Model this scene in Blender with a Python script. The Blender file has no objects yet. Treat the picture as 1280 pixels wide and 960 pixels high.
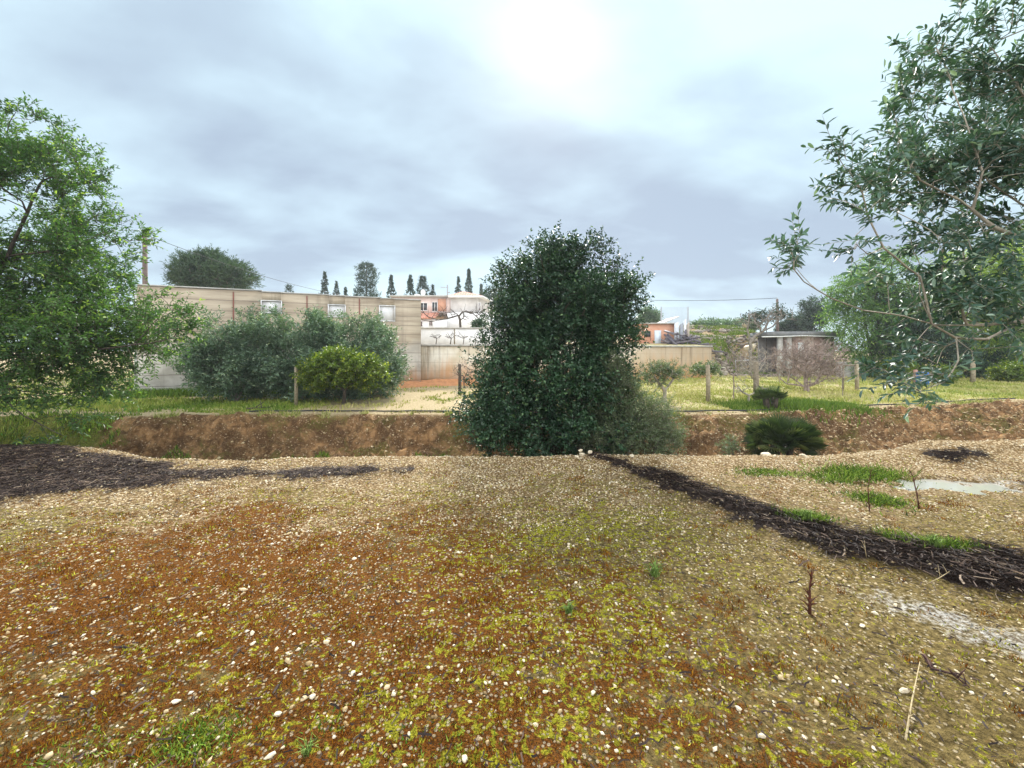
import bpy, math, random
import numpy as np
from mathutils import Vector

R = math.radians
rng = np.random.default_rng(7)
random.seed(7)
scene = bpy.context.scene
COL = scene.collection
F = 533.0          # focal length in pixels of the 1280-wide photograph
HOR = 440.0        # its horizon row
EYE = 1.7          # eye height

# ------------------------------------------------------------------ camera
cd = bpy.data.cameras.new('camera'); cam = bpy.data.objects.new('camera', cd); COL.objects.link(cam)
cam.location = (0, 0, EYE); cam.rotation_euler = (R(90), 0, 0)
cd.sensor_width = 36.0; cd.lens = 36.0 * F / 1280.0; cd.shift_y = -(480 - HOR) / 1280.0
cd.clip_start = 0.05; cd.clip_end = 3000
scene.camera = cam

# ------------------------------------------------------------------ view, world, sun
scene.view_settings.view_transform = 'Standard'
scene.view_settings.look = 'None'
scene.view_settings.exposure = 0.70
scene.view_settings.gamma = 1.0
SUN_AZ, SUN_EL = R(5), R(36)      # azimuth from +Y towards +X
sdir = Vector((math.sin(SUN_AZ) * math.cos(SUN_EL), math.cos(SUN_AZ) * math.cos(SUN_EL), math.sin(SUN_EL)))


class G:
    """tiny node-graph helper"""
    def __init__(self, tree):
        self.t = tree; tree.nodes.clear()

    def n(self, kind, props=None, **ins):
        nd = self.t.nodes.new(kind)
        for k, v in (props or {}).items(): setattr(nd, k, v)
        for k, v in ins.items():
            key = k.replace('_', ' ')
            if key.startswith('i') and key[1:].isdigit(): sock = nd.inputs[int(key[1:])]
            else: sock = nd.inputs[key]
            self.put(sock, v)
        return nd

    def put(self, sock, v):
        if isinstance(v, bpy.types.NodeSocket): self.t.links.new(v, sock)
        elif v is not None:
            if isinstance(v, (tuple, list)) and len(v) == 3 and sock.type == 'RGBA': v = (*v, 1)
            sock.default_value = v

    def m(self, op, a, b=None, c=None, clamp=False):
        nd = self.t.nodes.new('ShaderNodeMath'); nd.operation = op; nd.use_clamp = clamp
        for i, v in enumerate((a, b, c)):
            if v is not None: self.put(nd.inputs[i], v)
        return nd.outputs[0]

    def mix(self, f, a, b, mode='MIX'):
        nd = self.t.nodes.new('ShaderNodeMix'); nd.data_type = 'RGBA'; nd.blend_type = mode
        self.put(nd.inputs[0], f); self.put(nd.inputs[6], a); self.put(nd.inputs[7], b)
        return nd.outputs[2]

    def ramp(self, f, lo, hi, a=0.0, b=1.0):
        nd = self.t.nodes.new('ShaderNodeMapRange'); nd.interpolation_type = 'SMOOTHSTEP'
        for i, v in enumerate((f, lo, hi, a, b)): self.put(nd.inputs[i], v)
        return nd.outputs[0]

    def noise(self, vec, scale, detail=4, rough=0.55, dist=0.0):
        nd = self.n('ShaderNodeTexNoise', None, Vector=vec, Scale=scale, Detail=detail, Roughness=rough, Distortion=dist)
        return nd.outputs[0]

    def vor(self, vec, scale, feature='F1', out=0, rand=1.0):
        nd = self.n('ShaderNodeTexVoronoi', {'feature': feature}, Vector=vec, Scale=scale, Randomness=rand)
        return nd.outputs[out]

    def scale(self, vec, s):
        return self.n('ShaderNodeMapping', None, Vector=vec, Scale=s).outputs[0]

    def bump(self, h, strength, dist, normal=None):
        nd = self.n('ShaderNodeBump', None, Height=h, Strength=strength, Distance=dist)
        if normal: self.put(nd.inputs['Normal'], normal)
        return nd.outputs[0]


world = bpy.data.worlds.new('World'); scene.world = world; world.use_nodes = True
g = G(world.node_tree)
tc = g.n('ShaderNodeTexCoord').outputs['Generated']
sep = g.n('ShaderNodeSeparateXYZ', None, Vector=tc)
dx, dy, dz = sep.outputs
den = g.m('ADD', g.m('MAXIMUM', dz, 0.0), 0.30)
cv = g.n('ShaderNodeCombineXYZ', None, X=g.m('DIVIDE', dx, den), Y=g.m('DIVIDE', dy, den), Z=0.0).outputs[0]
cv = g.n('ShaderNodeMapping', None, Vector=cv, Rotation=(0, 0, -0.75), Scale=(0.75, 1.15, 1), Location=(1.9, 4.3, 0)).outputs[0]
n1 = g.noise(cv, 0.85, 6, 0.50, 0.2)
n2 = g.noise(cv, 2.6, 6, 0.50, 0.15)
dens = g.m('ADD', g.m('MULTIPLY', n1, 0.66), g.m('MULTIPLY', n2, 0.34))
c = g.ramp(dens, 0.37, 0.63)
dirn = g.n('ShaderNodeVectorMath', {'operation': 'DOT_PRODUCT'}, i0=tc, i1=sdir).outputs['Value']
up = g.ramp(dz, 0.30, 0.68)
c = g.m('SUBTRACT', c, g.m('MULTIPLY', up, 0.42))          # thinner cover overhead
c = g.m('SUBTRACT', c, g.m('MULTIPLY', g.ramp(dz, 0.22, 0.0), 0.30))
c = g.m('ADD', c, 0.12, clamp=True)
cloud = g.mix(c, (0.56, 0.73, 0.80), (0.305, 0.375, 0.465))
glow = g.m('POWER', g.m('MAXIMUM', dirn, 0.0), 170.0)
cloud = g.mix(g.m('MULTIPLY', glow, 0.42), cloud, (0.9, 0.93, 0.96))
back = g.ramp(dy, 0.25, -0.55)        # unseen sky behind the camera, brightness added to light the ground
cloud = g.mix(back, cloud, (1.7, 1.72, 1.74))
sky = g.n('ShaderNodeTexSky', {'sky_type': 'NISHITA', 'sun_disc': False, 'sun_elevation': SUN_EL, 'sun_rotation': SUN_AZ,
                              'dust_density': 0.6}).outputs[0]
b1 = g.n('ShaderNodeBackground', None, Color=sky, Strength=0.06).outputs[0]
b2 = g.n('ShaderNodeBackground', None, Color=cloud, Strength=1.0).outputs[0]
mx = g.n('ShaderNodeMixShader', None, i0=0.9, i1=b1, i2=b2).outputs[0]
g.n('ShaderNodeOutputWorld', None, Surface=mx)

sl = bpy.data.lights.new('sun', 'SUN'); so = bpy.data.objects.new('sun', sl); COL.objects.link(so)
sl.energy = 4.4; sl.angle = R(9); sl.color = (1.0, 0.965, 0.9)
so.rotation_euler = sdir.to_track_quat('Z', 'Y').to_euler(); so.location = (0, 0, 30)

# ------------------------------------------------------------------ helpers


def P(px, py, Y):
    return np.array([(px - 640.0) / F * Y, Y, EYE - (py - HOR) / F * Y])


def tag(o, label=None, cat=None, group=None, kind=None):
    if label: o['label'] = label
    if cat: o['category'] = cat
    if group: o['group'] = group
    if kind: o['kind'] = kind
    return o


def empty(name, loc, label, cat, group=None):
    o = bpy.data.objects.new(name, None); COL.objects.link(o); o.location = [float(a) for a in loc]
    o.empty_display_size = 0.2
    return tag(o, label, cat, group)


class MB:
    """collects polygons; build() links them as one mesh object"""
    def __init__(self):
        self.v = []; self.li = []; self.lc = []; self.a = []; self.n = 0

    def add(self, verts, faces, a=None):
        verts = np.asarray(verts, dtype=np.float32).reshape(-1, 3); faces = np.asarray(faces, dtype=np.int32)
        self.v.append(verts); self.li.append((faces + self.n).ravel())
        self.lc.append(np.full(len(faces), faces.shape[1], dtype=np.int32))
        self.a.append(np.full(len(verts), 0.5, np.float32) if a is None else np.asarray(a, np.float32))
        self.n += len(verts)

    def box(self, lo, hi, a=None):
        x0, y0, z0 = lo; x1, y1, z1 = hi
        v = [(x0, y0, z0), (x1, y0, z0), (x1, y1, z0), (x0, y1, z0), (x0, y0, z1), (x1, y0, z1), (x1, y1, z1), (x0, y1, z1)]
        self.add(v, [(0, 3, 2, 1), (4, 5, 6, 7), (0, 1, 5, 4), (1, 2, 6, 5), (2, 3, 7, 6), (3, 0, 4, 7)], a)

    def obox(self, p0, p1, thick, z0, z1, off=0.0):
        """upright box from p0 to p1 in plan, thickness thick, z0/z1 may be pairs for the two ends"""
        p0 = np.array(p0[:2], float); p1 = np.array(p1[:2], float)
        d = (p1 - p0) / np.linalg.norm(p1 - p0); nn = np.array([d[1], -d[0]])
        z0 = z0 if isinstance(z0, (tuple, list)) else (z0, z0); z1 = z1 if isinstance(z1, (tuple, list)) else (z1, z1)
        a, b = p0 + nn * (off + thick / 2), p1 + nn * (off + thick / 2)
        c_, d_ = p1 + nn * (off - thick / 2), p0 + nn * (off - thick / 2)
        v = [(*a, z0[0]), (*b, z0[1]), (*c_, z0[1]), (*d_, z0[0]), (*a, z1[0]), (*b, z1[1]), (*c_, z1[1]), (*d_, z1[0])]
        self.add(v, [(0, 3, 2, 1), (4, 5, 6, 7), (0, 1, 5, 4), (1, 2, 6, 5), (2, 3, 7, 6), (3, 0, 4, 7)])

    def tube(self, pts, rad, n=6, cap=True):
        pts = np.asarray(pts, float); rad = np.broadcast_to(np.asarray(rad, float), (len(pts),))
        t = np.gradient(pts, axis=0); t /= (np.linalg.norm(t, axis=1)[:, None] + 1e-9)
        ref = np.array([0.0, 0, 1]) if abs(t[0][2]) < 0.9 else np.array([1.0, 0, 0])
        u = np.cross(ref, t); bad = np.linalg.norm(u, axis=1) < 1e-3
        u[bad] = (0, 1, 0); u /= np.linalg.norm(u, axis=1)[:, None]
        w = np.cross(t, u)
        an = np.arange(n) * 2 * math.pi / n
        ring = pts[:, None] + rad[:, None, None] * (u[:, None] * np.cos(an)[None, :, None] + w[:, None] * np.sin(an)[None, :, None])
        k = len(pts); i = np.arange(k - 1)[:, None] * n; j = np.arange(n)[None, :]; j2 = (j + 1) % n
        q = np.stack([i + j, i + j2, i + n + j2, i + n + j], -1).reshape(-1, 4)
        self.add(ring.reshape(-1, 3), q)
        if cap:
            self.lc.append(np.array([n, n], np.int32))
            base = self.n - k * n
            self.li.append(np.concatenate([base + np.arange(n)[::-1], base + (k - 1) * n + np.arange(n)]).astype(np.int32))

    def build(self, name, mat, parent=None, smooth=False):
        v = np.concatenate(self.v); li = np.concatenate(self.li); lc = np.concatenate(self.lc)
        if parent is not None: v = v - np.array(parent.location, dtype=np.float32)
        me = bpy.data.meshes.new(name)
        me.vertices.add(len(v)); me.vertices.foreach_set('co', v.astype(np.float32).ravel())
        me.loops.add(len(li)); me.loops.foreach_set('vertex_index', li.astype(np.int32))
        me.polygons.add(len(lc)); st = np.concatenate([[0], np.cumsum(lc)[:-1]]).astype(np.int32)
        me.polygons.foreach_set('loop_start', st); me.polygons.foreach_set('loop_total', lc)
        if smooth: me.polygons.foreach_set('use_smooth', np.ones(len(lc), bool))
        at = me.attributes.new('v', 'FLOAT', 'POINT'); at.data.foreach_set('value', np.concatenate(self.a))
        me.update(calc_edges=True)
        me.materials.append(mat)
        o = bpy.data.objects.new(name, me); COL.objects.link(o)
        if parent is not None: o.parent = parent
        return o


def copy_tree(o, parent=None):
    c_ = o.copy(); COL.objects.link(c_)
    if parent is not None: c_.parent = parent
    for ch in list(o.children): copy_tree(ch, c_)
    return c_


# value noise ------------------------------------------------------
_tab = np.random.default_rng(3).random((256, 256)).astype(np.float64)


def vn(x, y):
    xi = np.floor(x).astype(int); yi = np.floor(y).astype(int); fx = x - xi; fy = y - yi
    fx = fx * fx * (3 - 2 * fx); fy = fy * fy * (3 - 2 * fy)
    a = _tab[xi % 256, yi % 256]; b = _tab[(xi + 1) % 256, yi % 256]; c_ = _tab[xi % 256, (yi + 1) % 256]; d = _tab[(xi + 1) % 256, (yi + 1) % 256]
    return (a * (1 - fx) + b * fx) * (1 - fy) + (c_ * (1 - fx) + d * fx) * fy


def fbm(x, y, s, o=4, seed=0.0):
    t = 0; am = 0.5; tot = 0
    x = np.asarray(x) / s + 17.3 + seed; y = np.asarray(y) / s + 9.1 + seed * 1.7
    for _ in range(o):
        t = t + am * vn(x, y); tot += am; x = x * 2.03 + 5.2; y = y * 2.03 + 1.3; am *= 0.5
    return t / tot


def ss(x, a, b):
    t = np.clip((np.asarray(x, float) - a) / (b - a), 0, 1)
    return t * t * (3 - 2 * t)


# ------------------------------------------------------------------ terrain functions
def poly_dist(x, y, pts):
    """distance to a polyline with a half width at each vertex; returns distance minus width"""
    best = np.full(np.shape(x), 1e9)
    for (x0, y0, w0), (x1, y1, w1) in zip(pts[:-1], pts[1:]):
        vx, vy = x1 - x0, y1 - y0
        t = np.clip(((x - x0) * vx + (y - y0) * vy) / (vx * vx + vy * vy), 0, 1)
        d = np.hypot(x - x0 - t * vx, y - y0 - t * vy) - (w0 + t * (w1 - w0))
        best = np.minimum(best, d)
    return best


MULCH_R = [(1.35, 6.85, 0.14), (1.95, 5.9, 0.24), (2.40, 4.75, 0.24), (2.86, 4.0, 0.30), (3.35, 3.45, 0.40), (4.1, 3.05, 0.48), (5.2, 2.6, 0.55)]
MULCH_L = [(-1.5, 6.2, 0.06), (-2.6, 6.0, 0.13), (-4.0, 5.85, 0.18), (-5.2, 5.70, 0.52), (-6.6, 5.6, 1.15), (-8.5, 5.7, 1.9), (-13, 6.0, 1.9)]
LIPR = [(6.5, 6.6, 0.08), (7.3, 6.5, 0.06)]
LIPR2 = [(6.75, 5.35, 0.06), (7.6, 5.4, 0.15), (9, 5.6, 0.3)]


def crest(x):
    return 6.95 + 0.35 * (fbm(x, x * 0, 1.6, 3, 2) - 0.5) + 0.5 * ss(x, 4.5, 9) - 0.3 * ss(x, -2.5, -4.5) + 0.5 * ss(x, -5, -8)


def far_edge(x):
    return 11.75 + 0.30 * (fbm(x, x * 0, 1.1, 3, 5) - 0.5) + 1.0 * ss(x, 6, 11) + 1.8 * ss(x, 10, 18) - 0.5 * ss(x, -6, -11)


def mulch_mask(x, y):
    j = (fbm(x, y, 0.35, 4, 1) - 0.5) * 0.55
    a = poly_dist(x, y, MULCH_R) + j * 0.9 + (fbm(x, y, 0.12, 3, 91) - 0.5) * 0.25
    b = poly_dist(x, y, MULCH_L) + j
    c_ = np.minimum(poly_dist(x, y, LIPR), poly_dist(x, y, LIPR2)) + j
    return ss(-np.minimum(np.minimum(a, b), c_), -0.05, 0.07)


WALL_A = np.array([-14.0, 16.0]); WALL_B = np.array([-4.3, 20.0])
LOW_A = np.array([-4.42, 20.28]); LOW_B = np.array([11.6, 25.0])


def wall_line(x):
    x = np.asarray(x, float)
    r1 = 16 + (x + 14) / 9.7 * 4.0
    r2 = 20.2 + (x + 4.3) / 15.9 * 4.8
    r = np.where(x < -4.3, r1, r2)
    r = np.where(x < -14.2, 16 + (-14.2 - x) * 1.5 + 1.0, r)
    return np.where(x > 11.7, 26.0 + ss(x, 13, 17) * 4.5, r)


PUD = (5.55, 5.50)


def H(x, y):
    x = np.asarray(x, float); y = np.asarray(y, float)
    yc = crest(x); yf = far_edge(x)
    near = 0.05 * (fbm(x, y, 1.3, 4) - 0.5) + 0.022 * (fbm(x, y, 0.16, 3, 3) - 0.5) + 0.012 * (fbm(x, y, 0.05, 2, 7) - 0.5)
    near = near + 0.16 * ss(x, 4.8, 7.5) * ss(y, 5.9, 7.0) * (0.5 + fbm(x, y, 0.6, 3, 97)) + 0.10 * ss(-x, 4.5, 7.5) * ss(y, 5.2, 6.4)
    near = near + 0.14 * np.exp(-((y - yc + 0.35) / 0.35) ** 2) * (fbm(x, y, 0.35, 4, 4) - 0.35)
    near = near + 0.03 * mulch_mask(x, y) * (0.5 + fbm(x, y, 0.12, 2, 9))
    pd = np.sqrt(((x - PUD[0]) / 0.78) ** 2 + ((y - PUD[1]) / 0.24) ** 2) + 1.9 * (fbm(x, y, 0.30, 5, 8) - 0.5)
    near = near - 0.09 * ss(1.25 - pd, 0.0, 0.45)
    # gully
    depth = 1.0 + 0.15 * (fbm(x, y, 2.0, 3, 6) - 0.5) - 0.25 * ss(x, 8, 14)
    t1 = ss(y, yc, yc + 1.3)
    edge = (0.75 - 0.3 * ss(x, 3, 6)) * (fbm(x, y * 0.3, 0.9, 4, 11) - 0.5) + 0.28 * (fbm(x * 2.5, y * 0.6, 0.3, 3, 12) - 0.5)
    run = 0.95 + 1.5 * ss(x, 4, 7) + 0.5 * ss(x, 0.5, 2) + 0.9 * (fbm(x, x * 0, 1.6, 2, 31) - 0.45)
    run = np.clip(run, 0.45, 4)
    t2 = ss(y + edge, yf - run, yf + 0.02)
    floor = -depth
    foot = 0.25 * ss(y, yf - run - 0.9, yf - run + 0.3)
    field = 0.10 * (fbm(x, y, 3.0, 3, 13) - 0.5) + 0.015 * (y - 12) * ss(y, 12, 13) * (y < 25) + 0.2 * (y >= 25)
    gz = floor + foot
    rough = (0.46 * (fbm(x, y, 0.6, 4, 14) - 0.5) + 0.40 * (np.abs(fbm(x, y, 0.22, 3, 15) - 0.5) * 2 - 0.3) * (0.45 + 0.9 * fbm(x, y, 1.1, 2, 19))) * ss(y, yc + 0.3, yc + 1) * (1 - ss(y, yf - 0.55, yf + 0.05))
    z = near * (1 - t1) + t1 * (gz * (1 - t2) + field * t2) + rough
    # land held up behind the walls
    wl = wall_line(x)
    left = 1.75 + 0.06 * np.clip(y - 20, 0, 40)
    right = 1.9 + 0.22 * np.clip(y - 28, 0, 9) + 0.4 * (fbm(x, y, 1.5, 3, 16) - 0.5)
    hi = np.where(x < 11.7, left, right)
    ramp = np.where(x > 11.7, ss(y, wl, wl + 2.2), ss(y, wl, wl + 0.35))
    fall = 1 - ss(x, 19, 24) * 0.9
    z = z * (1 - ramp) + ramp * (field * (1 - fall) + hi * fall)
    z = z + ss(y, 70, 300) * 2.0
    return z


# ------------------------------------------------------------------ materials
def new_mat(name):
    m = bpy.data.materials.new(name); m.use_nodes = True
    return m, G(m.node_tree)


def out_principled(g, col, rough=0.8, normal=None, spec=0.3, **kw):
    p = g.n('ShaderNodeBsdfPrincipled')
    g.put(p.inputs['Base Color'], col); g.put(p.inputs['Roughness'], rough); g.put(p.inputs['Specular IOR Level'], spec)
    if normal: g.put(p.inputs['Normal'], normal)
    for k, v in kw.items(): g.put(p.inputs[k.replace('_', ' ')], v)
    g.n('ShaderNodeOutputMaterial', None, Surface=p.outputs[0])
    return p


def attr(g, name, out='Fac'):
    return g.n('ShaderNodeAttribute', {'attribute_name': name}).outputs[out]


def leaf_mat(name, dark, light, tip=None, trans=0.35, rough=0.45, clump=1.2, spec=0.4):
    m, g = new_mat(name)
    v = attr(g, 'v'); pos = g.n('ShaderNodeNewGeometry').outputs['Position']
    nz = g.noise(pos, clump, 2)
    f = g.m('ADD', g.m('MULTIPLY', v, 0.6), g.m('MULTIPLY', g.ramp(nz, 0.35, 0.65), 0.45), clamp=True)
    col = g.mix(f, dark, light)
    if tip: col = g.mix(g.ramp(v, 0.80, 0.97), col, tip)
    p = g.n('ShaderNodeBsdfPrincipled', None, Base_Color=col, Roughness=rough)
    p.inputs['Specular IOR Level'].default_value = spec
    tcol = g.mix(1.0, col, (1.3, 1.5, 0.6), 'MULTIPLY')
    tr = g.n('ShaderNodeBsdfTranslucent', None, Color=tcol)
    mx_ = g.n('ShaderNodeMixShader', None, i0=trans, i1=p.outputs[0], i2=tr.outputs[0])
    g.n('ShaderNodeOutputMaterial', None, Surface=mx_.outputs[0])
    return m


def bark_mat(name, a, b, scale=14):
    m, g = new_mat(name)
    pos = g.n('ShaderNodeNewGeometry').outputs['Position']
    nz = g.noise(g.scale(pos, (1, 1, 0.35)), scale, 5, 0.65)
    out_principled(g, g.mix(g.ramp(nz, 0.35, 0.65), a, b), 0.85, g.bump(nz, 0.6, 0.02))
    return m


def plain(name, a, b=None, scale=6, rough=0.75, spec=0.3, bump=0.15, **kw):
    m, g = new_mat(name)
    pos = g.n('ShaderNodeNewGeometry').outputs['Position']
    nz = g.noise(pos, scale, 5, 0.6)
    b = b or tuple(q * 0.75 for q in a)
    out_principled(g, g.mix(g.ramp(nz, 0.35, 0.7), a, b), rough, g.bump(nz, bump, 0.02), spec, **kw)
    return m


def vmat(name, stops, rough=0.9, spec=0.08, trans=0.0):
    """colour by the per-piece value 'v' through a colour ramp"""
    m, g = new_mat(name)
    v = attr(g, 'v')
    cr = g.n('ShaderNodeValToRGB', None, Fac=v)
    e = cr.color_ramp.elements
    while len(e) < len(stops): e.new(0.5)
    for el, (p, c_) in zip(e, stops): el.position = p; el.color = (*c_, 1)
    pos = g.n('ShaderNodeNewGeometry').outputs['Position']
    nz = g.noise(pos, 90, 2)
    col = g.mix(g.ramp(nz, 0.3, 0.7), cr.outputs[0], g.mix(1.0, cr.outputs[0], (0.72, 0.70, 0.68), 'MULTIPLY'))
    out_principled(g, col, rough, None, spec)
    return m


# ------------------------------------------------------------------ ground material
gm, g = new_mat('earth')
pos = g.n('ShaderNodeNewGeometry').outputs['Position']
m1 = g.n('ShaderNodeSeparateColor', None, Color=attr(g, 'm1', 'Color')).outputs
m2 = g.n('ShaderNodeSeparateColor', None, Color=attr(g, 'm2', 'Color')).outputs
mul, grav, bank = m1[0], m1[1], m1[2]
fld, ash, gre = m2[0], m2[1], m2[2]
nA = g.noise(pos, 1.1, 5, 0.6, 0.4); nB = g.noise(pos, 5.5, 5, 0.65, 0.3); nC = g.noise(pos, 28, 4, 0.65); nD = g.noise(pos, 110, 3, 0.6)
# mossy ground: soil, rust moss, yellow-green moss
soil = g.mix(g.ramp(nC, 0.3, 0.7), (0.085, 0.060, 0.020), (0.34, 0.25, 0.095))
rustc = g.mix(g.ramp(nD, 0.35, 0.65), (0.060, 0.018, 0.002), (0.27, 0.090, 0.008))
rm = attr(g, 'rust'); gmn = attr(g, 'ygreen')
rf = g.ramp(g.m('ADD', rm, g.m('ADD', g.m('MULTIPLY', g.m('SUBTRACT', nB, 0.5), 1.8), g.m('MULTIPLY', g.m('SUBTRACT', nC, 0.5), 1.6))), 0.38, 0.66)
col = g.mix(g.m('MULTIPLY', rf, 0.9), soil, rustc)
yc_ = g.mix(g.ramp(nD, 0.35, 0.65), (0.14, 0.135, 0.008), (0.48, 0.44, 0.035))
nE = g.noise(pos, 14, 4, 0.65, 0.3)
yf_ = g.ramp(g.m('ADD', g.m('MULTIPLY', gmn, 0.62), g.m('ADD', g.m('MULTIPLY', g.m('SUBTRACT', nC, 0.5), 1.6), g.m('MULTIPLY', g.m('SUBTRACT', nE, 0.5), 2.2))), 0.40, 0.62)
col = g.mix(yf_, col, yc_)
# little stones pressed in the surface
vc = g.vor(pos, 42, 'F1', 0); vcol = g.n('ShaderNodeSeparateColor', None, Color=g.vor(pos, 42, 'F1', 1)).outputs[0]
st = g.m('MULTIPLY', g.ramp(vc, 0.42, 0.30), g.ramp(vcol, 0.52, 0.60))
stc = g.mix(vcol, (0.42, 0.30, 0.16), (0.66, 0.55, 0.38))
col = g.mix(g.m('MULTIPLY', st, 0.75), col, stc)
# gravelly crest
vg = g.vor(pos, 30, 'F1', 0); vgc = g.n('ShaderNodeSeparateColor', None, Color=g.vor(pos, 30, 'F1', 1)).outputs
gc = g.mix(vgc[0], (0.40, 0.275, 0.145), (0.74, 0.59, 0.38))
gc = g.mix(g.ramp(vg, 0.30, 0.55), gc, (0.22, 0.140, 0.060))
gfac = g.ramp(g.m('ADD', grav, g.m('MULTIPLY', g.m('SUBTRACT', nB, 0.5), 1.2)), 0.35, 0.65)
col = g.mix(gfac, col, gc)
# bank of red-brown earth with stones
bc = g.mix(g.ramp(nB, 0.3, 0.7), (0.17, 0.088, 0.036), (0.50, 0.290, 0.132))
damp = g.ramp(g.noise(pos, 1.6, 5, 0.7, 0.5), 0.62, 0.42)  # damp earth by noise, with shade of hollows painted into the colour
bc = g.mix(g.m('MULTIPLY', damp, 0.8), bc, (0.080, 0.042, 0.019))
bc = g.mix(g.ramp(nC, 0.5, 0.85), bc, (0.54, 0.38, 0.21))
v2 = g.vor(pos, 17, 'F1', 0); v2c = g.n('ShaderNodeSeparateColor', None, Color=g.vor(pos, 17, 'F1', 1)).outputs[0]
bs = g.m('MULTIPLY', g.ramp(v2, 0.36, 0.25), g.ramp(v2c, 0.66, 0.72))
bc = g.mix(g.m('MULTIPLY', bs, 0.8), bc, (0.52, 0.38, 0.24))
bc = g.mix(g.m('MULTIPLY', g.ramp(nA, 0.50, 0.62), g.ramp(nC, 0.4, 0.6)), bc, (0.14, 0.13, 0.03))
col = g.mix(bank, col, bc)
# field: sandy soil with grass
fc = g.mix(g.ramp(nC, 0.3, 0.7), (0.40, 0.30, 0.165), (0.64, 0.52, 0.32))
gg = g.mix(g.ramp(nC, 0.3, 0.7), (0.22, 0.27, 0.05), (0.45, 0.50, 0.14))
gfac2 = g.ramp(g.m('ADD', gre, g.m('MULTIPLY', g.m('SUBTRACT', nB, 0.5), 1.6)), 0.40, 0.65)
fc = g.mix(gfac2, fc, gg)
col = g.mix(fld, col, fc)
gonly = g.m('MULTIPLY', g.m('SUBTRACT', 1.0, fld), gre)
col = g.mix(g.m('MULTIPLY', g.ramp(g.m('ADD', gonly, g.m('MULTIPLY', g.m('SUBTRACT', nB, 0.5), 0.8)), 0.35, 0.6), 0.9), col,
            g.mix(g.ramp(nC, 0.3, 0.7), (0.05, 0.075, 0.010), (0.17, 0.20, 0.03)))
# pale ashy silt
ac = g.mix(g.ramp(nC, 0.35, 0.65), (0.28, 0.24, 0.19), (0.66, 0.63, 0.58))
af = g.ramp(g.m('ADD', ash, g.m('ADD', g.m('MULTIPLY', g.m('SUBTRACT', nC, 0.5), 1.1), g.m('MULTIPLY', g.m('SUBTRACT', nB, 0.5), 0.9))), 0.42, 0.85)
col = g.mix(af, col, ac)
# mulch
mul = g.ramp(g.m('ADD', mul, g.m('ADD', g.m('MULTIPLY', g.m('SUBTRACT', nC, 0.5), 1.3), g.m('MULTIPLY', g.m('SUBTRACT', nE, 0.5), 0.9))), 0.36, 0.70)
mc = g.mix(g.ramp(nD, 0.35, 0.7), (0.018, 0.012, 0.010), (0.085, 0.058, 0.046))
near_dark = g.ramp(g.n('ShaderNodeSeparateXYZ', None, Vector=pos).outputs[1], 3.6, 1.6)      # soil colour darker towards the camera
col = g.mix(g.m('MULTIPLY', g.m('MULTIPLY', near_dark, g.ramp(nB, 0.25, 0.7)), 0.7), col, g.mix(1.0, col, (0.42, 0.40, 0.34), 'MULTIPLY'))
col = g.mix(mul, col, mc)
hgt = g.m('ADD', g.m('ADD', g.m('MULTIPLY', nC, 0.9), g.m('MULTIPLY', nD, 0.45)), g.m('MULTIPLY', st, 0.35))
hgt = g.m('ADD', hgt, g.m('MULTIPLY', nB, 0.6))
out_principled(g, col, g.m('SUBTRACT', 0.9, g.m('MULTIPLY', mul, 0.3)), g.bump(hgt, 1.0, 0.05), 0.08)

# ------------------------------------------------------------------ ground mesh


def spaced(lo, hi, f0, f1, fine, growth):
    """coordinates fine between f0 and f1 and growing outside"""
    mid = list(np.arange(f0, f1, fine)); s = fine; a = f1; out = []
    while a < hi: out.append(a); s *= growth; a += s
    out.append(hi); s = fine; b = f0 - fine; lowp = []
    while b > lo: lowp.append(b); s *= growth; b -= s
    lowp.append(lo)
    return np.array(sorted(lowp) + mid + out)


ysA = spaced(-30, 12.6, 1.0, 12.6, 0.05, 1.15)
ysB = [12.6]; s_ = 0.06
while ysB[-1] < 700:
    s_ = min(s_ * 1.02, 0.16) if ysB[-1] < 34 else s_ * 1.12
    ysB.append(ysB[-1] + s_)
ys = np.concatenate([ysA[:-1], np.array(ysB)])
xs = spaced(-600, 600, -11, 14, 0.055, 1.035)
X, Y = np.meshgrid(xs, ys)
Z = H(X, Y)
nx, ny = len(xs), len(ys)
idx = np.arange(nx * ny).reshape(ny, nx)
quads = np.stack([idx[:-1, :-1], idx[:-1, 1:], idx[1:, 1:], idx[1:, :-1]], -1).reshape(-1, 4)
mb = MB(); mb.add(np.stack([X, Y, Z], -1).reshape(-1, 3), quads)
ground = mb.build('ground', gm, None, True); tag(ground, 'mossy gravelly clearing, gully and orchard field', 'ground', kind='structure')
x, y = X.ravel(), Y.ravel()


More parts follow.
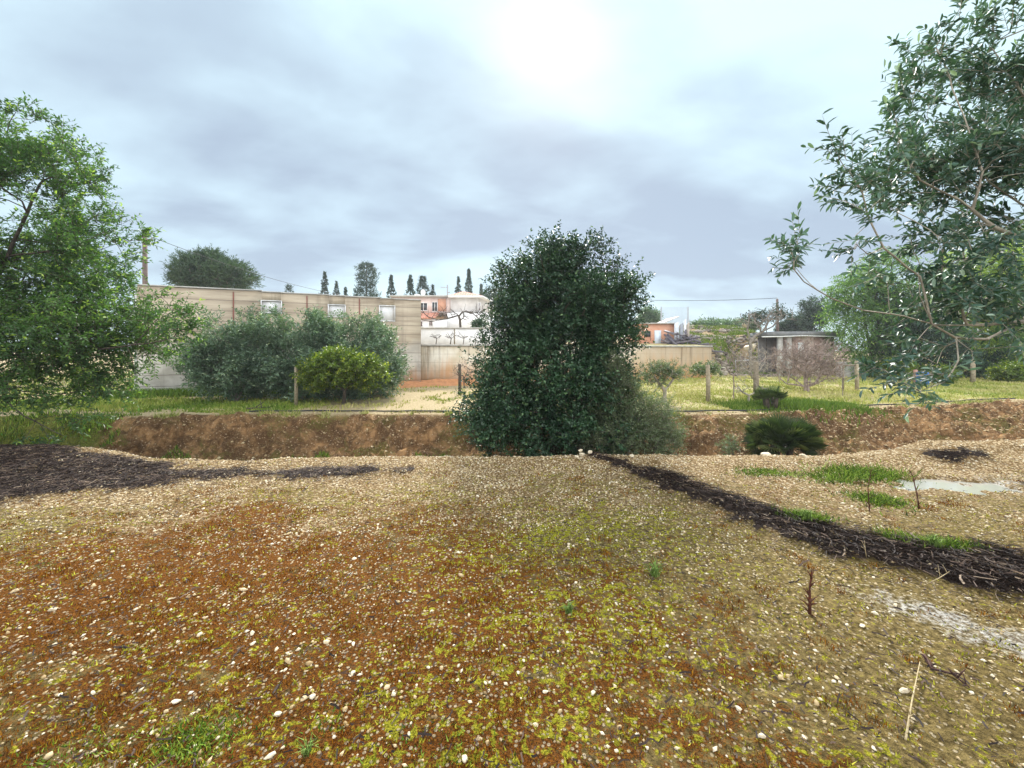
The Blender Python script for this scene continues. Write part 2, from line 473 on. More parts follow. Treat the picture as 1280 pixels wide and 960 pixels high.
def masks(x, y):
    yc, yf = crest(x), far_edge(x)
    mulch = mulch_mask(x, y) * (y < 9)
    run = 1.6 + 1.5 * ss(x, 4, 7)
    n_ = fbm(x, y, 0.8, 4, 21)
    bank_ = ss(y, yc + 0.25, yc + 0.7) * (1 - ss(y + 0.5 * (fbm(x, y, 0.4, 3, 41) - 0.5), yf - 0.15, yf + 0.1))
    gravel = np.maximum(ss(y - yc + (n_ - 0.5) * 2.2, -2.0, -0.7), 0.55 * ss(y - yc + (n_ - 0.5) * 2.5, -4.0, -1.6)) * (1 - bank_)
    gravel = np.maximum(gravel, ss(x, 2.2, 3.2) * ss(y, 3.6, 5.4) * 0.55 * (y < 9))
    gravel = np.maximum(gravel, 0.9 * ss(-x, 3.2, 4.4) * ss(y, 4.2, 5.0) * (y < 9))
    field = ss(y, yf - 0.1, yf + 0.15)
    ash_ = np.exp(-(((x - 2.85 - (2.6 - y) * 0.75) / 0.38) ** 2 + ((y - 2.6) / 0.7) ** 2)) * 0.72
    ash_ = np.maximum(ash_, 0.55 * np.exp(-(((x - 6.6) / 1.7) ** 2 + ((y - 5.55) / 0.6) ** 2)))
    # greens
    gr = np.zeros_like(x)
    gr = np.maximum(gr, 0.75 * np.exp(-((y - 13.9) / 1.4) ** 2) * ss(-x, 4.5, 7.0))     # left strip of the field
    gr = np.maximum(gr, 0.30 + 0.20 * ss(x, 3.5, 6) + 0.12 * ss(x, 14, 20) * (y > 15)) * field * ss(y - yf, 0.3, 0.9) * (1 - 0.7 * np.exp(-((x + 3.5) / 2.6) ** 2))
    gr = np.where((x < 0) & (y > 12), np.maximum(gr, 0.80 * np.exp(-((y - 13.8) / 1.7) ** 2) * ss(-x, 4.2, 7.0)), gr)
    gf = np.exp(-((y - (yf - 2.0)) / 0.38) ** 2) * ss(-x, 3.3, 6.0) * 1.0
    gf = np.maximum(gf, np.exp(-((y - 9.9) / 0.6) ** 2) * np.exp(-((x + 1.6) / 0.8) ** 2) * 0.7)
    gf = np.maximum(gf, ss(-x, 9.8, 11) * ss(y, 8, 9) * (y < yf))
    gr = np.maximum(gr, gf * (y > yc + 0.3) * (y < yf))
    gr = np.maximum(gr, 0.5 * np.exp(-(((x - 3.9) / 0.9) ** 2 + ((y - 5.9) / 0.35) ** 2)))
    gr = gr * (1 - 0.8 * ss(x * 0 + y, 26, 30) * (x < 11))
    hs = ss(y, 26.5, 28) * (x > 11)
    field = field * (1 - 0.75 * hs); gr = gr * (1 - 0.45 * hs)
    return mulch, gravel, bank_, field, ash_, gr


def moss_masks(x, y):
    r = fbm(x, y, 1.5, 3, 23)
    lanes = np.exp(-((x + 0.9 + 0.22 * (y - 3)) / 1.7) ** 2)
    left = ss(-x, 0.9, 2.2) * ss(4.6 - y, 0, 1.2)
    rust = 0.10 + 0.64 * lanes * ss(5.9 - y, 0, 1.5) + 0.36 * left + 1.3 * (r - 0.5)
    rust = rust - 0.02 * np.exp(-((x - 0.7) / 0.8) ** 2) - 0.55 * ss(x, 1.0, 2.2)
    rust = rust - 0.35 * np.exp(-(((x + 1.1) / 0.75) ** 2 + ((y - 3.7) / 0.8) ** 2))
    q = fbm(x, y, 0.9, 3, 27)
    yg = 0.27 + 0.52 * np.exp(-(((x - 0.6) / 1.2) ** 2 + ((y - 4.0) / 1.5) ** 2)) + 0.42 * np.exp(-(((x + 1.7) / 1.4) ** 2 + ((y - 5.1) / 0.55) ** 2))
    yg = yg + 0.24 * ss(2.7 - y, 0, 1.0) * (x < 1.6) + 0.6 * (q - 0.5) + 0.22 * np.exp(-(((x - 0.2) / 0.9) ** 2 + ((y - 2.5) / 0.5) ** 2))
    yg = yg * (0.45 + 0.9 * fbm(x, y, 0.40, 4, 57))
    yg = yg * (1 - 0.7 * ss(x, 1.6, 2.6))
    return np.clip(rust, 0, 1), np.clip(yg, 0, 1)


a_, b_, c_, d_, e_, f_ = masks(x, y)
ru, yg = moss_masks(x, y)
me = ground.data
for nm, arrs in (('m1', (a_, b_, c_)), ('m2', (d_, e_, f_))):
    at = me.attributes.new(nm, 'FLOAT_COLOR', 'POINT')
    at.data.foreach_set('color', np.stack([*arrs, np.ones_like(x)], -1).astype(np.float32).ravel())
for nm, arr in (('rust', ru), ('ygreen', yg)):
    at = me.attributes.new(nm, 'FLOAT', 'POINT'); at.data.foreach_set('value', arr.astype(np.float32))

# puddle
wm, g = new_mat('puddle_water')
pos = g.n('ShaderNodeNewGeometry').outputs['Position']
out_principled(g, (0.36, 0.35, 0.31), 0.03, g.bump(g.noise(pos, 9, 2), 0.04, 0.02), 0.6)
k = 48; an = np.arange(k) * 2 * math.pi / k
mb = MB(); px_ = PUD[0] + 1.0 * np.cos(an); py_ = PUD[1] + 0.36 * np.sin(an)
zp = float(np.percentile(H(PUD[0] + 0.95 * np.cos(an), PUD[1] + 0.31 * np.sin(an)), 35)) - 0.026
mb.add(np.concatenate([[[PUD[0], PUD[1], zp]], np.stack([px_, py_, np.full(k, zp)], -1)]), [(0, 1 + i, 1 + (i + 1) % k) for i in range(k)])
tag(mb.build('puddle', wm), 'shallow grey puddle by the raised gravel at right', 'puddle', kind='structure')

# ------------------------------------------------------------------ scatter helpers
ICO_V = []
ph = (1 + 5 ** 0.5) / 2
for a in (-1, 1):
    for b in (-ph, ph): ICO_V += [(0, a, b), (a, b, 0), (b, 0, a)]
ICO_V = np.array(ICO_V) / math.sqrt(1 + ph * ph)


def hull_faces(vs):
    fs = []
    n_ = len(vs)
    for i in range(n_):
        for j in range(i + 1, n_):
            for k_ in range(j + 1, n_):
                nn = np.cross(vs[j] - vs[i], vs[k_] - vs[i]); d = (vs - vs[i]) @ nn
                if (d < 1e-6).all(): fs.append((i, j, k_))
                elif (d > -1e-6).all(): fs.append((i, k_, j))
    return np.array(fs)


ICO_F = hull_faces(ICO_V)
OCT_V = np.array([(1, 0, 0), (-1, 0, 0), (0, 1, 0), (0, -1, 0), (0, 0, 1), (0, 0, -1)], float)
OCT_F = hull_faces(OCT_V)


def rand_rot(n_):
    a = rng.random(n_) * 2 * math.pi
    return np.cos(a), np.sin(a)


def pebbles(mb, x, y, size, val, flat=(0.35, 0.75), shape='ico', sink=0.25):
    n_ = len(x)
    V, Fc = (ICO_V, ICO_F) if shape == 'ico' else (OCT_V, OCT_F)
    k_ = len(V)
    jit = 1 + (rng.random((n_, k_)) - 0.5) * 0.55
    v = V[None] * jit[:, :, None]
    sc = np.stack([size * (0.8 + 0.5 * rng.random(n_)), size * (0.55 + 0.35 * rng.random(n_)), size * (flat[0] + (flat[1] - flat[0]) * rng.random(n_))], -1)
    v = v * sc[:, None]
    c0, s0 = rand_rot(n_); t = (rng.random(n_) - 0.5) * 0.8
    vx = v[..., 0] * np.cos(t)[:, None] - v[..., 2] * np.sin(t)[:, None]; vz = v[..., 0] * np.sin(t)[:, None] + v[..., 2] * np.cos(t)[:, None]
    vy = v[..., 1]
    X_ = vx * c0[:, None] - vy * s0[:, None]; Y_ = vx * s0[:, None] + vy * c0[:, None]
    z = H(x, y) + sc[:, 2] * (1 - 2 * sink) * 0.6
    out = np.stack([X_ + x[:, None], Y_ + y[:, None], vz + z[:, None]], -1)
    f = (Fc[None] + (np.arange(n_) * k_)[:, None, None]).reshape(-1, 3)
    mb.add(out.reshape(-1, 3), f, np.repeat(val, k_))


def blades(mb, x, y, h, w, val, lean=0.5, z=None):
    """one triangle per blade"""
    n_ = len(x); c0, s0 = rand_rot(n_); c1, s1 = rand_rot(n_)
    z = H(x, y) if z is None else z
    l = h * lean * rng.random(n_)
    b0 = np.stack([x - c0 * w / 2, y - s0 * w / 2, z - 0.004], -1); b1_ = np.stack([x + c0 * w / 2, y + s0 * w / 2, z - 0.004], -1)
    tp = np.stack([x + c1 * l, y + s1 * l, z + h], -1)
    mb.add(np.stack([b0, b1_, tp], 1).reshape(-1, 3), np.arange(n_ * 3).reshape(-1, 3), np.repeat(val, 3))


def strands(mb, x, y, L, w, val, z=None, tilt=0.35, az=None):
    """flat strips lying on the ground, bent once"""
    n_ = len(x)
    a = rng.random(n_) * math.pi * 2 if az is None else az
    c0, s0 = np.cos(a), np.sin(a)
    z = (H(x, y) if z is None else z) + 0.008 + 0.02 * rng.random(n_)
    tl = (rng.random(n_) - 0.5) * tilt * L
    bend = (rng.random(n_) - 0.5) * 0.3 * L
    pts = []
    for t, bz in ((-0.5, 0), (0, 1), (0.5, 0)):
        cx_ = x + c0 * L * t - s0 * bend * bz; cy_ = y + s0 * L * t + c0 * bend * bz; cz_ = z + tl * t * 2 * 0.5 + np.abs(bend) * 0.3 * bz
        for sgn in (-1, 1): pts.append(np.stack([cx_ - s0 * w / 2 * sgn, cy_ + c0 * w / 2 * sgn, cz_ + sgn * w * 0.3], -1))
    v = np.stack(pts, 1)
    b0 = (np.arange(n_) * 6)[:, None]
    f = np.concatenate([b0 + np.array([0, 2, 3, 1]), b0 + np.array([2, 4, 5, 3])])
    mb.add(v.reshape(-1, 3), f, np.repeat(val, 6))


def view_sample(n_, y0, y1, power=1.0, wide=1.32):
    """points spread over the wedge of ground in view; power<1 favours the near end"""
    t = rng.random(n_) ** power
    yy = y0 + (y1 - y0) * t
    xx = (rng.random(n_) * 2 - 1) * (yy * wide + 0.3)
    return xx, yy


# gravel --------------------------------------------------------------
mb = MB()
xx, yy = view_sample(70000, 1.45, 7.4, 0.75)
mu, gr_, bk, fd, ah, gn = masks(xx, yy)
keep = rng.random(len(xx)) < (0.25 + 1.4 * ss(fbm(xx, yy, 0.22, 3, 92), 0.35, 0.68)) * np.clip(0.20 + 0.80 * gr_ - 0.62 * mu, 0.20 * mu, 1) * (yy < crest(xx) + 0.5)
xx, yy, gr_ = xx[keep], yy[keep], gr_[keep]
sz = 0.0045 + 0.012 * rng.random(len(xx)) ** 2.6 + 0.008 * gr_ * rng.random(len(xx))
pebbles(mb, xx, yy, sz, np.clip(0.15 + 0.85 * rng.random(len(xx)) ** 0.8, 0, 1), shape='oct')
xx, yy = view_sample(5200, 1.45, 7.5, 0.9)
mu, gr_, *_ = masks(xx, yy)
keep = rng.random(len(xx)) < (0.1 + 1.7 * ss(fbm(xx, yy, 0.3, 3, 93), 0.40, 0.68)) * (0.32 + 0.55 * gr_ - 0.12 * mu)
xx, yy = xx[keep], yy[keep]
pebbles(mb, xx, yy, 0.007 + 0.015 * rng.random(len(xx)) ** 2, 0.3 + 0.7 * rng.random(len(xx)), shape='ico')
# stones over the gully banks
n_ = 30000
xx = rng.random(n_) * 29 - 11; yy = 7.2 + rng.random(n_) * 7.5
keep = (yy < far_edge(xx) + 0.35) & (yy > far_edge(xx) - 4.2) & (rng.random(n_) < 0.30 + 0.7 * ss(xx, 3, 6))
xx, yy = xx[keep], yy[keep]
pebbles(mb, xx, yy, 0.012 + 0.040 * rng.random(len(xx)) ** 2.5, 0.1 + 0.7 * rng.random(len(xx)), shape='oct')
gravel_m = vmat('gravel_stone', [(0.0, (0.12, 0.075, 0.03)), (0.35, (0.38, 0.26, 0.115)), (0.75, (0.68, 0.54, 0.32)), (1.0, (0.88, 0.81, 0.64))], 0.75, 0.35)
tag(mb.build('gravel', gravel_m), 'loose tan and cream gravel strewn over the mossy clearing', 'gravel', kind='stuff')

# moss and sprouts -----------------------------------------------------
mb = MB()
xx, yy = view_sample(230000, 1.45, 6.3, 0.8)
r_, yq = moss_masks(xx, yy); mu, gr_, *_ = masks(xx, yy)
pn = fbm(xx, yy, 0.14, 3, 33)
keep = (rng.random(len(xx)) < np.clip((pn - 0.60 + 0.42 * r_) * 4.5, 0, 1) * (1 - mu) * (1 - 0.75 * gr_))
xx, yy = xx[keep], yy[keep]
hm_ = np.clip((fbm(xx, yy, 0.14, 3, 33) - 0.42) * 4, 0.3, 1.6)
blades(mb, xx, yy, hm_ * (0.007 + 0.016 * rng.random(len(xx))), 0.0035 + 0.0012 * yy, rng.random(len(xx)), 0.8)
tag(mb.build('moss', vmat('rust_moss', [(0, (0.050, 0.015, 0.002)), (0.5, (0.22, 0.066, 0.005)), (1, (0.48, 0.23, 0.02))])),
    'rust red moss carpet over the clearing', 'moss', kind='stuff')
mb = MB()
xx, yy = view_sample(170000, 1.45, 6.6, 0.75)
r_, yq = moss_masks(xx, yy); mu, gr_, *_ = masks(xx, yy)
pn = fbm(xx, yy, 0.09, 3, 37)
pn = 0.5 * pn + 0.5 * fbm(xx, yy, 0.035, 2, 38)
keep = rng.random(len(xx)) < np.clip((pn - 0.60 + 0.20 * yq) * 7.0, 0, 1) * (1 - mu) * (1 - 0.6 * gr_)
xx, yy = xx[keep], yy[keep]
blades(mb, xx, yy, 0.006 + 0.016 * rng.random(len(xx)) ** 1.6, 0.006 + 0.0016 * yy, rng.random(len(xx)), 1.6)
tag(mb.build('ground_cover', vmat('yellow_green_moss', [(0, (0.09, 0.10, 0.008)), (0.5, (0.34, 0.34, 0.02)), (1, (0.65, 0.62, 0.08))])),
    'low yellow green sprouts growing through the gravel', 'ground cover', kind='stuff')

# green weeds: dense leafy patches at given places ----------------------------
mb = MB()
WEEDS = [(1080, 598, 5.9, 0.60, 0.18, 2300, .15), (1040, 600, 5.7, 0.4, 0.12, 800, .10), (955, 597, 6.0, 0.4, 0.10, 1200, .07), (1095, 628, 4.9, 0.28, 0.14, 1200, .11),
         (1010, 648, 4.35, 0.22, 0.08, 1500, .10), (1175, 680, 3.75, 0.26, 0.07, 1200, .09), (1120, 670, 3.9, 0.2, 0.08, 500, .08), (240, 930, 1.88, 0.20, 0.07, 1500, .03),
         (90, 950, 1.80, 0.25, 0.08, 500, .03), (180, 660, 4.2, .15, .06, 70, .02), (60, 712, 3.4, .12, .05, 70, .02), (560, 940, 1.8, .35, .08, 250, .03),
         (300, 660, 4.1, .2, .08, 80, .02), (410, 905, 1.95, .1, .05, 120, .03)]
for (px, py, Yd, rx, ry, n_, hh) in WEEDS:
    cx = (px - 640) / F * Yd
    xx = cx + rng.normal(0, rx * 0.5, n_); yy = Yd + rng.normal(0, ry, n_)
    blades(mb, xx, yy, hh * 0.62 * (0.15 + rng.random(n_) ** 1.5), 0.007 + 0.0025 * Yd * rng.random(n_), rng.random(n_), 2.0)
for (x0, x1, y0, y1, n_, hh) in ((-12, -3.2, 9.0, 10.3, 30000, .10), (-2.3, -0.8, 9.6, 10.3, 2500, .12), (3.1, 3.8, 8.3, 9.0, 2500, .2), (-13, -9.8, 9.0, 11.5, 6000, .16)):
    xx = x0 + rng.random(n_) * (x1 - x0); yy = y0 + rng.random(n_) * (y1 - y0)
    keep = fbm(xx, yy, 0.5, 3, 44) > 0.46 + 0.1 * ss(xx, -6, -3)
    xx, yy = xx[keep], yy[keep]
    blades(mb, xx, yy, hh * (0.3 + rng.random(len(xx))), 0.022 * np.ones(len(xx)), rng.random(len(xx)), 0.8)
tag(mb.build('weeds', vmat('weed_green', [(0, (0.03, 0.07, 0.010)), (0.5, (0.12, 0.22, 0.02)), (1, (0.34, 0.45, 0.07))])),
    'fresh green weeds in patches on the gravel and along the gully floor', 'weeds', kind='stuff')

# field grass --------------------------------------------------------------
mb = MB()
n_ = 150000
yy = 11.9 + (28 - 11.9) * rng.random(n_) ** 1.3
xx = (rng.random(n_) * 2 - 1) * (yy * 1.3)
mu, gr_, bk, fd, ah, gn = masks(xx, yy)
keep = (rng.random(n_) < np.clip(gn * 1.3 + (fbm(xx, yy, 0.7, 3, 51) - 0.52) * 2.2, 0, 1)) & (yy < wall_line(xx) - 0.3) & (yy > far_edge(xx) + 0.25)
xx, yy = xx[keep], yy[keep]
greenish = np.clip(0.04 + 0.35 * rng.random(len(xx)) + 0.9 * fbm(xx, yy, 1.4, 3, 52) - 0.10 - 0.35 * ss(-xx, 5, 7) + 0.1, 0, 1)
blades(mb, xx, yy, 0.03 + 0.09 * rng.random(len(xx)), 0.016 + 0.002 * yy, greenish, 0.9)
# taller rank grass along the foot of the walls and under the bushes
n_ = 9000
t = rng.random(n_); xx = WALL_A[0] + t * 9.0 - 0.4; yy = WALL_A[1] + t * 3.7 - 0.35 - 1.2 * rng.random(n_) ** 2
blades(mb, xx, yy, 0.10 + 0.22 * rng.random(n_), 0.05 + 0 * xx, 0.25 * rng.random(n_), 0.6)
n_ = 6000
xx = 6.5 + 4.2 * rng.random(n_); yy = 13.0 + rng.normal(0, 0.5, n_)
blades(mb, xx, yy, 0.08 + 0.22 * rng.random(n_) * np.exp(-((xx - 8.6) / 1.5) ** 2), 0.035 + 0 * xx, 0.3 * rng.random(n_), 0.8)
n_ = 9000
xx = -10.5 + 27 * rng.random(n_); yy = far_edge(xx) - .12 + .22 * rng.random(n_); keep = fbm(xx, yy * 0, .5, 3, 95) > .52; xx, yy = xx[keep], yy[keep]
blades(mb, xx, yy, 0.04 + 0.10 * rng.random(len(xx)), 0.022 + 0 * xx, 0.15 + 0.85 * rng.random(len(xx)), 1.4)
tag(mb.build('grass', vmat('field_grass', [(0, (0.08, 0.17, 0.022)), (0.3, (0.19, 0.28, 0.04)), (0.6, (0.42, 0.44, 0.11)), (1, (0.64, 0.58, 0.27))])),
    'short yellow green grass growing over the orchard field', 'grass', kind='stuff')

# mulch strands -----------------------------------------------------------
mb = MB()
xx, yy = view_sample(260000, 2.3, 8.0, 0.9, 1.4)
sc_ = np.where(rng.random(len(xx)) < 0.40, 0.20, 0.02)
m_ = mulch_mask(xx + rng.normal(0, 1, len(xx)) * sc_, yy + rng.normal(0, 1, len(xx)) * sc_); keep = rng.random(len(xx)) < m_ * np.clip(0.35 + 1.2 * fbm(xx, yy, 0.2, 3, 66), 0, 1)
xx, yy = xx[keep], yy[keep]
wpx = np.where(rng.random(len(xx)) < 0.10, 0.007, 0.003)
az = np.where((xx > 0) & (rng.random(len(xx)) < 0.6), 2.25 + rng.normal(0, 0.35, len(xx)), rng.random(len(xx)) * 6.28)
strands(mb, xx, yy, 0.04 + 0.11 * rng.random(len(xx)), wpx * (0.7 + rng.random(len(xx))), rng.random(len(xx)) ** 1.5, tilt=0.5, az=az)
# stray litter on the open ground
xx, yy = view_sample(9000, 1.45, 6.5, 0.8)
strands(mb, xx, yy, 0.015 + 0.05 * rng.random(len(xx)) ** 2, 0.003 + 0.005 * rng.random(len(xx)), rng.random(len(xx)) * 0.8, tilt=0.3)
tag(mb.build('mulch', vmat('mulch_fibre', [(0, (0.012, 0.007, 0.007)), (0.6, (0.070, 0.045, 0.036)), (0.88, (0.18, 0.12, 0.085)), (1, (0.32, 0.24, 0.17))], 0.7, 0.2)),
    'dark shredded seagrass mulch piled in bands over the gravel', 'mulch', kind='stuff')

# ------------------------------------------------------------------ loose stones as individuals
stone_m = plain('pale_stone', (0.74, 0.66, 0.50), (0.52, 0.42, 0.27), 30, 0.7, 0.35, 0.5)
stone_meshes = []


def stone_mesh():
    import bmesh
    bm = bmesh.new(); bmesh.ops.create_icosphere(bm, subdivisions=2, radius=1)
    o = np.random.default_rng(len(stone_meshes) + 5)
    pl = [(Vector(o.normal(size=3)).normalized(), 0.5 + 0.28 * o.random()) for _ in range(14)]
    for v in bm.verts:
        for nn, d in pl:
            e = v.co.dot(nn) - d
            if e > 0: v.co -= nn * e
        v.co *= 1 + (o.random() - 0.5) * 0.06
    me_ = bpy.data.meshes.new('stone'); bm.to_mesh(me_); bm.free(); me_.materials.append(stone_m)
    stone_meshes.append(me_); return me_


for _ in range(6): stone_mesh()


def stone(x, y, size, flat=0.5, label=None, group=None, dz=0.0, name='stone'):
    o = bpy.data.objects.new(name, random.choice(stone_meshes)); COL.objects.link(o)
    o.scale = (size, size * random.uniform(0.6, 0.9), size * flat)
    o.rotation_euler = (random.uniform(-.2, .2), random.uniform(-.2, .2), random.uniform(0, 6.28))
    o.location = (x, y, float(H(x, y)) + size * flat * 0.35 + dz)
    return tag(o, label, 'stone', group)


def gp(px, py):                       # pixel on the level clearing -> ground point
    Yd = EYE * F / (py - HOR); return (px - 640) / F * Yd, Yd


SPEC = [(390, 871, .022, 'cream stone with a round top in the left foreground moss'), (347, 893, .024, 'elongated cream stone lying left of the round cream one in the moss'),
        (220, 873, .024, 'long pale stone lying flat in the rust moss at lower left'), (116, 862, .016, 'small white stone in the lower left moss'),
        (66, 762, .026, 'bright white stone by itself near the left edge of the clearing'), (315, 791, .022, 'white chip of stone on rust moss left of the middle'),
        (1098, 806, .0, None), (923, 885, .020, 'white wedge stone lying on bare brown soil at lower right'), (1130, 864, .026, 'tall cream slab of stone leaning beside the dry stem'),
        (952, 920, .020, 'rough cream stone in the lower right moss'), (1078, 785, .024, 'cream stone on brown soil below the mulch band'),
        (648, 845, .014, 'round white pebble in the middle of the clearing'), (741, 868, .022, 'knobbly pale stone right of the foreground centre'),
        (866, 870, .0, None), (682, 867, .018, 'yellowish stone in the green moss at the foreground centre'), (580, 955, .022, 'white stone at the bottom edge of the clearing'),
        (1212, 750, .022, 'yellow cream stone on the edge of the mulch band'), (1176, 757, .0, None), (1092, 722, .018, 'white stone half buried in the mulch band')]
for px, py, s, lab in SPEC:
    if s: stone(*gp(px, py), s, 0.6, lab)
lab = 'small pale stone lying loose on the mossy gravel clearing'
for i in range(110):
    while True:
        px = random.uniform(10, 1270); py = random.uniform(620, 950)
        if all(math.hypot(px - q[0], py - q[1]) > 25 for q in SPEC): break
    xx, yy = gp(px, py)
    if float(mulch_mask(xx, yy)) > 0.3: continue
    stone(xx, yy, random.uniform(.007, .015) * (0.8 + 0.1 * yy), random.uniform(.4, .75), lab, 'small pale stones scattered over the clearing')
for px, Yc, s, lab in ((727, 6.85, .085, 'largest stone of the little pile on the gully edge before the big tree'), (738, 6.9, .06, 'reddish stone right of the pile on the gully edge'),
                       (721, 6.75, .05, 'small stone left in the pile on the gully edge'), (726, 6.86, .045, 'stone perched on top of the pile on the gully edge')):
    o = stone((px - 640) / F * Yc, Yc, s, 0.7, lab, 'stone pile on the gully edge', dz=0.085 if 'perched' in lab else 0)
for px, Yc, s, lab in ((956, 6.9, .11, 'flat mossy rock on the gravel edge in front of the dwarf palm'), (790, 6.8, .075, 'grey rock on the crest right of the stone pile'),
                       (1005, 6.9, .07, 'pale rock on the gravel edge right of the dwarf palm')):
    stone((px - 640) / F * Yc, Yc, s, 0.5, lab, name='rock')

# ------------------------------------------------------------------ tree machinery


def ell_points(n_, ells, bias=0.5, seed=0, ncut=0.0):
    r0 = np.random.default_rng(seed); out = []
    w = np.array([(e[3] * e[4] * e[5]) ** (2 / 3) for e in ells]); w = w / w.sum()
    while len(out) < n_:
        e = ells[r0.choice(len(ells), p=w)]
        d = r0.normal(size=3); d /= np.linalg.norm(d)
        rr = 1 - bias * r0.random() ** 1.3
        p = np.array(e[:3]) + d * rr * np.array(e[3:6])
        if ncut:
            q = float(fbm(p[0] * 1.0 + p[2] * 0.7, p[1] * 1.0 - p[2] * 0.9, 0.8, 2, seed))
            if q < ncut: continue
        out.append(p)
    return np.array(out)


def grow(limbs, attr_pts, seg=0.25, wlen=0.35, droop=0.0, seed=0, wig=0.06):
    """limbs: list of polylines (first starts at the base). returns nodes, parents, tip indices"""
    r0 = np.random.default_rng(seed + 100)
    cap = sum(len(l) for l in limbs) + len(attr_pts) * 14 + 50
    pos = np.zeros((cap, 3)); par = np.full(cap, -1); plen = np.zeros(cap); k_ = 0
    for li_, l in enumerate(limbs):
        l = np.array(l, float); prev = -1
        if li_ > 0:
            prev = int(np.argmin(np.linalg.norm(pos[:k_] - l[0], axis=1))); l = l[1:] if np.linalg.norm(pos[prev] - l[0]) < 0.05 else l
        for p in l:
            if prev >= 0:
                q0 = pos[prev].copy(); ns = max(1, int(np.linalg.norm(p - q0) / seg))
                for s in range(1, ns + 1):
                    pp = q0 + (p - q0) * s / ns
                    if s < ns: pp = pp + r0.normal(size=3) * wig * 0.4 * seg
                    pos[k_] = pp; par[k_] = prev; plen[k_] = plen[prev] + np.linalg.norm(pp - pos[prev]); prev = k_; k_ += 1
            else:
                pos[k_] = p; par[k_] = -1; prev = k_; k_ += 1
    base = pos[:k_].copy()
    dd = np.array([np.linalg.norm(base - a, axis=1).min() for a in attr_pts])
    tips = []
    for ai in np.argsort(dd):
        a = attr_pts[ai]
        d = np.linalg.norm(pos[:k_] - a, axis=1)
        cost = d + wlen * plen[:k_]; cost[0] += 1
        i = int(np.argmin(cost)); L = d[i]; p0 = pos[i]
        pd_ = (p0 - pos[par[i]]) if par[i] >= 0 else np.array([0, 0, 1.0])
        pd_ = pd_ / (np.linalg.norm(pd_) + 1e-9)
        c1 = p0 + (pd_ * 0.6 + np.array([0, 0, 0.25 - droop])) * L * 0.4 + r0.normal(size=3) * wig * L
        ns = min(12, max(2, int(math.ceil(L / seg))))
        prev = i
        for s in range(1, ns + 1):
            t = s / ns
            pp = (1 - t) ** 2 * p0 + 2 * t * (1 - t) * c1 + t * t * a
            if k_ >= cap - 1: break
            pos[k_] = pp; par[k_] = prev; plen[k_] = plen[prev] + L / ns; prev = k_; k_ += 1
        tips.append(prev)
    return pos[:k_], par[:k_], np.array(tips)


def wood_mesh(mb, pos, par, r_tip=0.004, expo=2.3, sides=6, rmax=None, flare=1.35):
    n_ = len(pos); ch = [[] for _ in range(n_)]
    for i, p in enumerate(par):
        if p >= 0: ch[p].append(i)
    cnt = np.zeros(n_)
    for i in range(n_ - 1, -1, -1):
        if not ch[i]: cnt[i] = 1
        if par[i] >= 0: cnt[par[i]] += cnt[i] if ch[i] or True else 0
    # parents always precede children, so the backward pass above is complete
    rad = r_tip * np.maximum(cnt, 1) ** (1 / expo)
    if rmax: rad = np.minimum(rad, rmax)
    heads = [0]
    while heads:
        s = heads.pop(); chain = [s]; i = s
        while ch[i]:
            cs = sorted(ch[i], key=lambda q: -cnt[q]); chain.append(cs[0])
            for o_ in cs[1:]: heads.append((i, o_)) if False else starts.append((i, o_)) if False else None
            i = cs[0]
        yield_chain(mb, pos, rad, chain, None, sides, flare if s == 0 else 1)
        for i in chain:
            cs = sorted(ch[i], key=lambda q: -cnt[q])
            for o_ in cs[1:]:
                _branch(mb, pos, rad, ch, cnt, i, o_, sides)
    return rad


def yield_chain(mb, pos, rad, chain, start, sides, flare=1):
    pts = pos[chain]; rr = rad[chain].copy()
    if start is not None:
        pts = np.concatenate([[pos[start]], pts]); rr = np.concatenate([[rr[0]], rr])
    if flare > 1: rr[0] *= flare
    if len(pts) < 2: return
    s = sides if rr.max() > 0.03 else (5 if rr.max() > 0.012 else 3)
    mb.tube(pts, rr, s, cap=False)


def _branch(mb, pos, rad, ch, cnt, start, first, sides):
    stack = [(start, first)]
    while stack:
        st_, f0 = stack.pop(); chain = [f0]; i = f0
        while ch[i]:
            cs = sorted(ch[i], key=lambda q: -cnt[q]); chain.append(cs[0]); i = cs[0]
        yield_chain(mb, pos, rad, chain, st_, sides)
        for i in chain:
            cs = sorted(ch[i], key=lambda q: -cnt[q])
            for o_ in cs[1:]: stack.append((i, o_))


def nrm(a):
    return a / (np.linalg.norm(a, axis=-1, keepdims=True) + 1e-9)


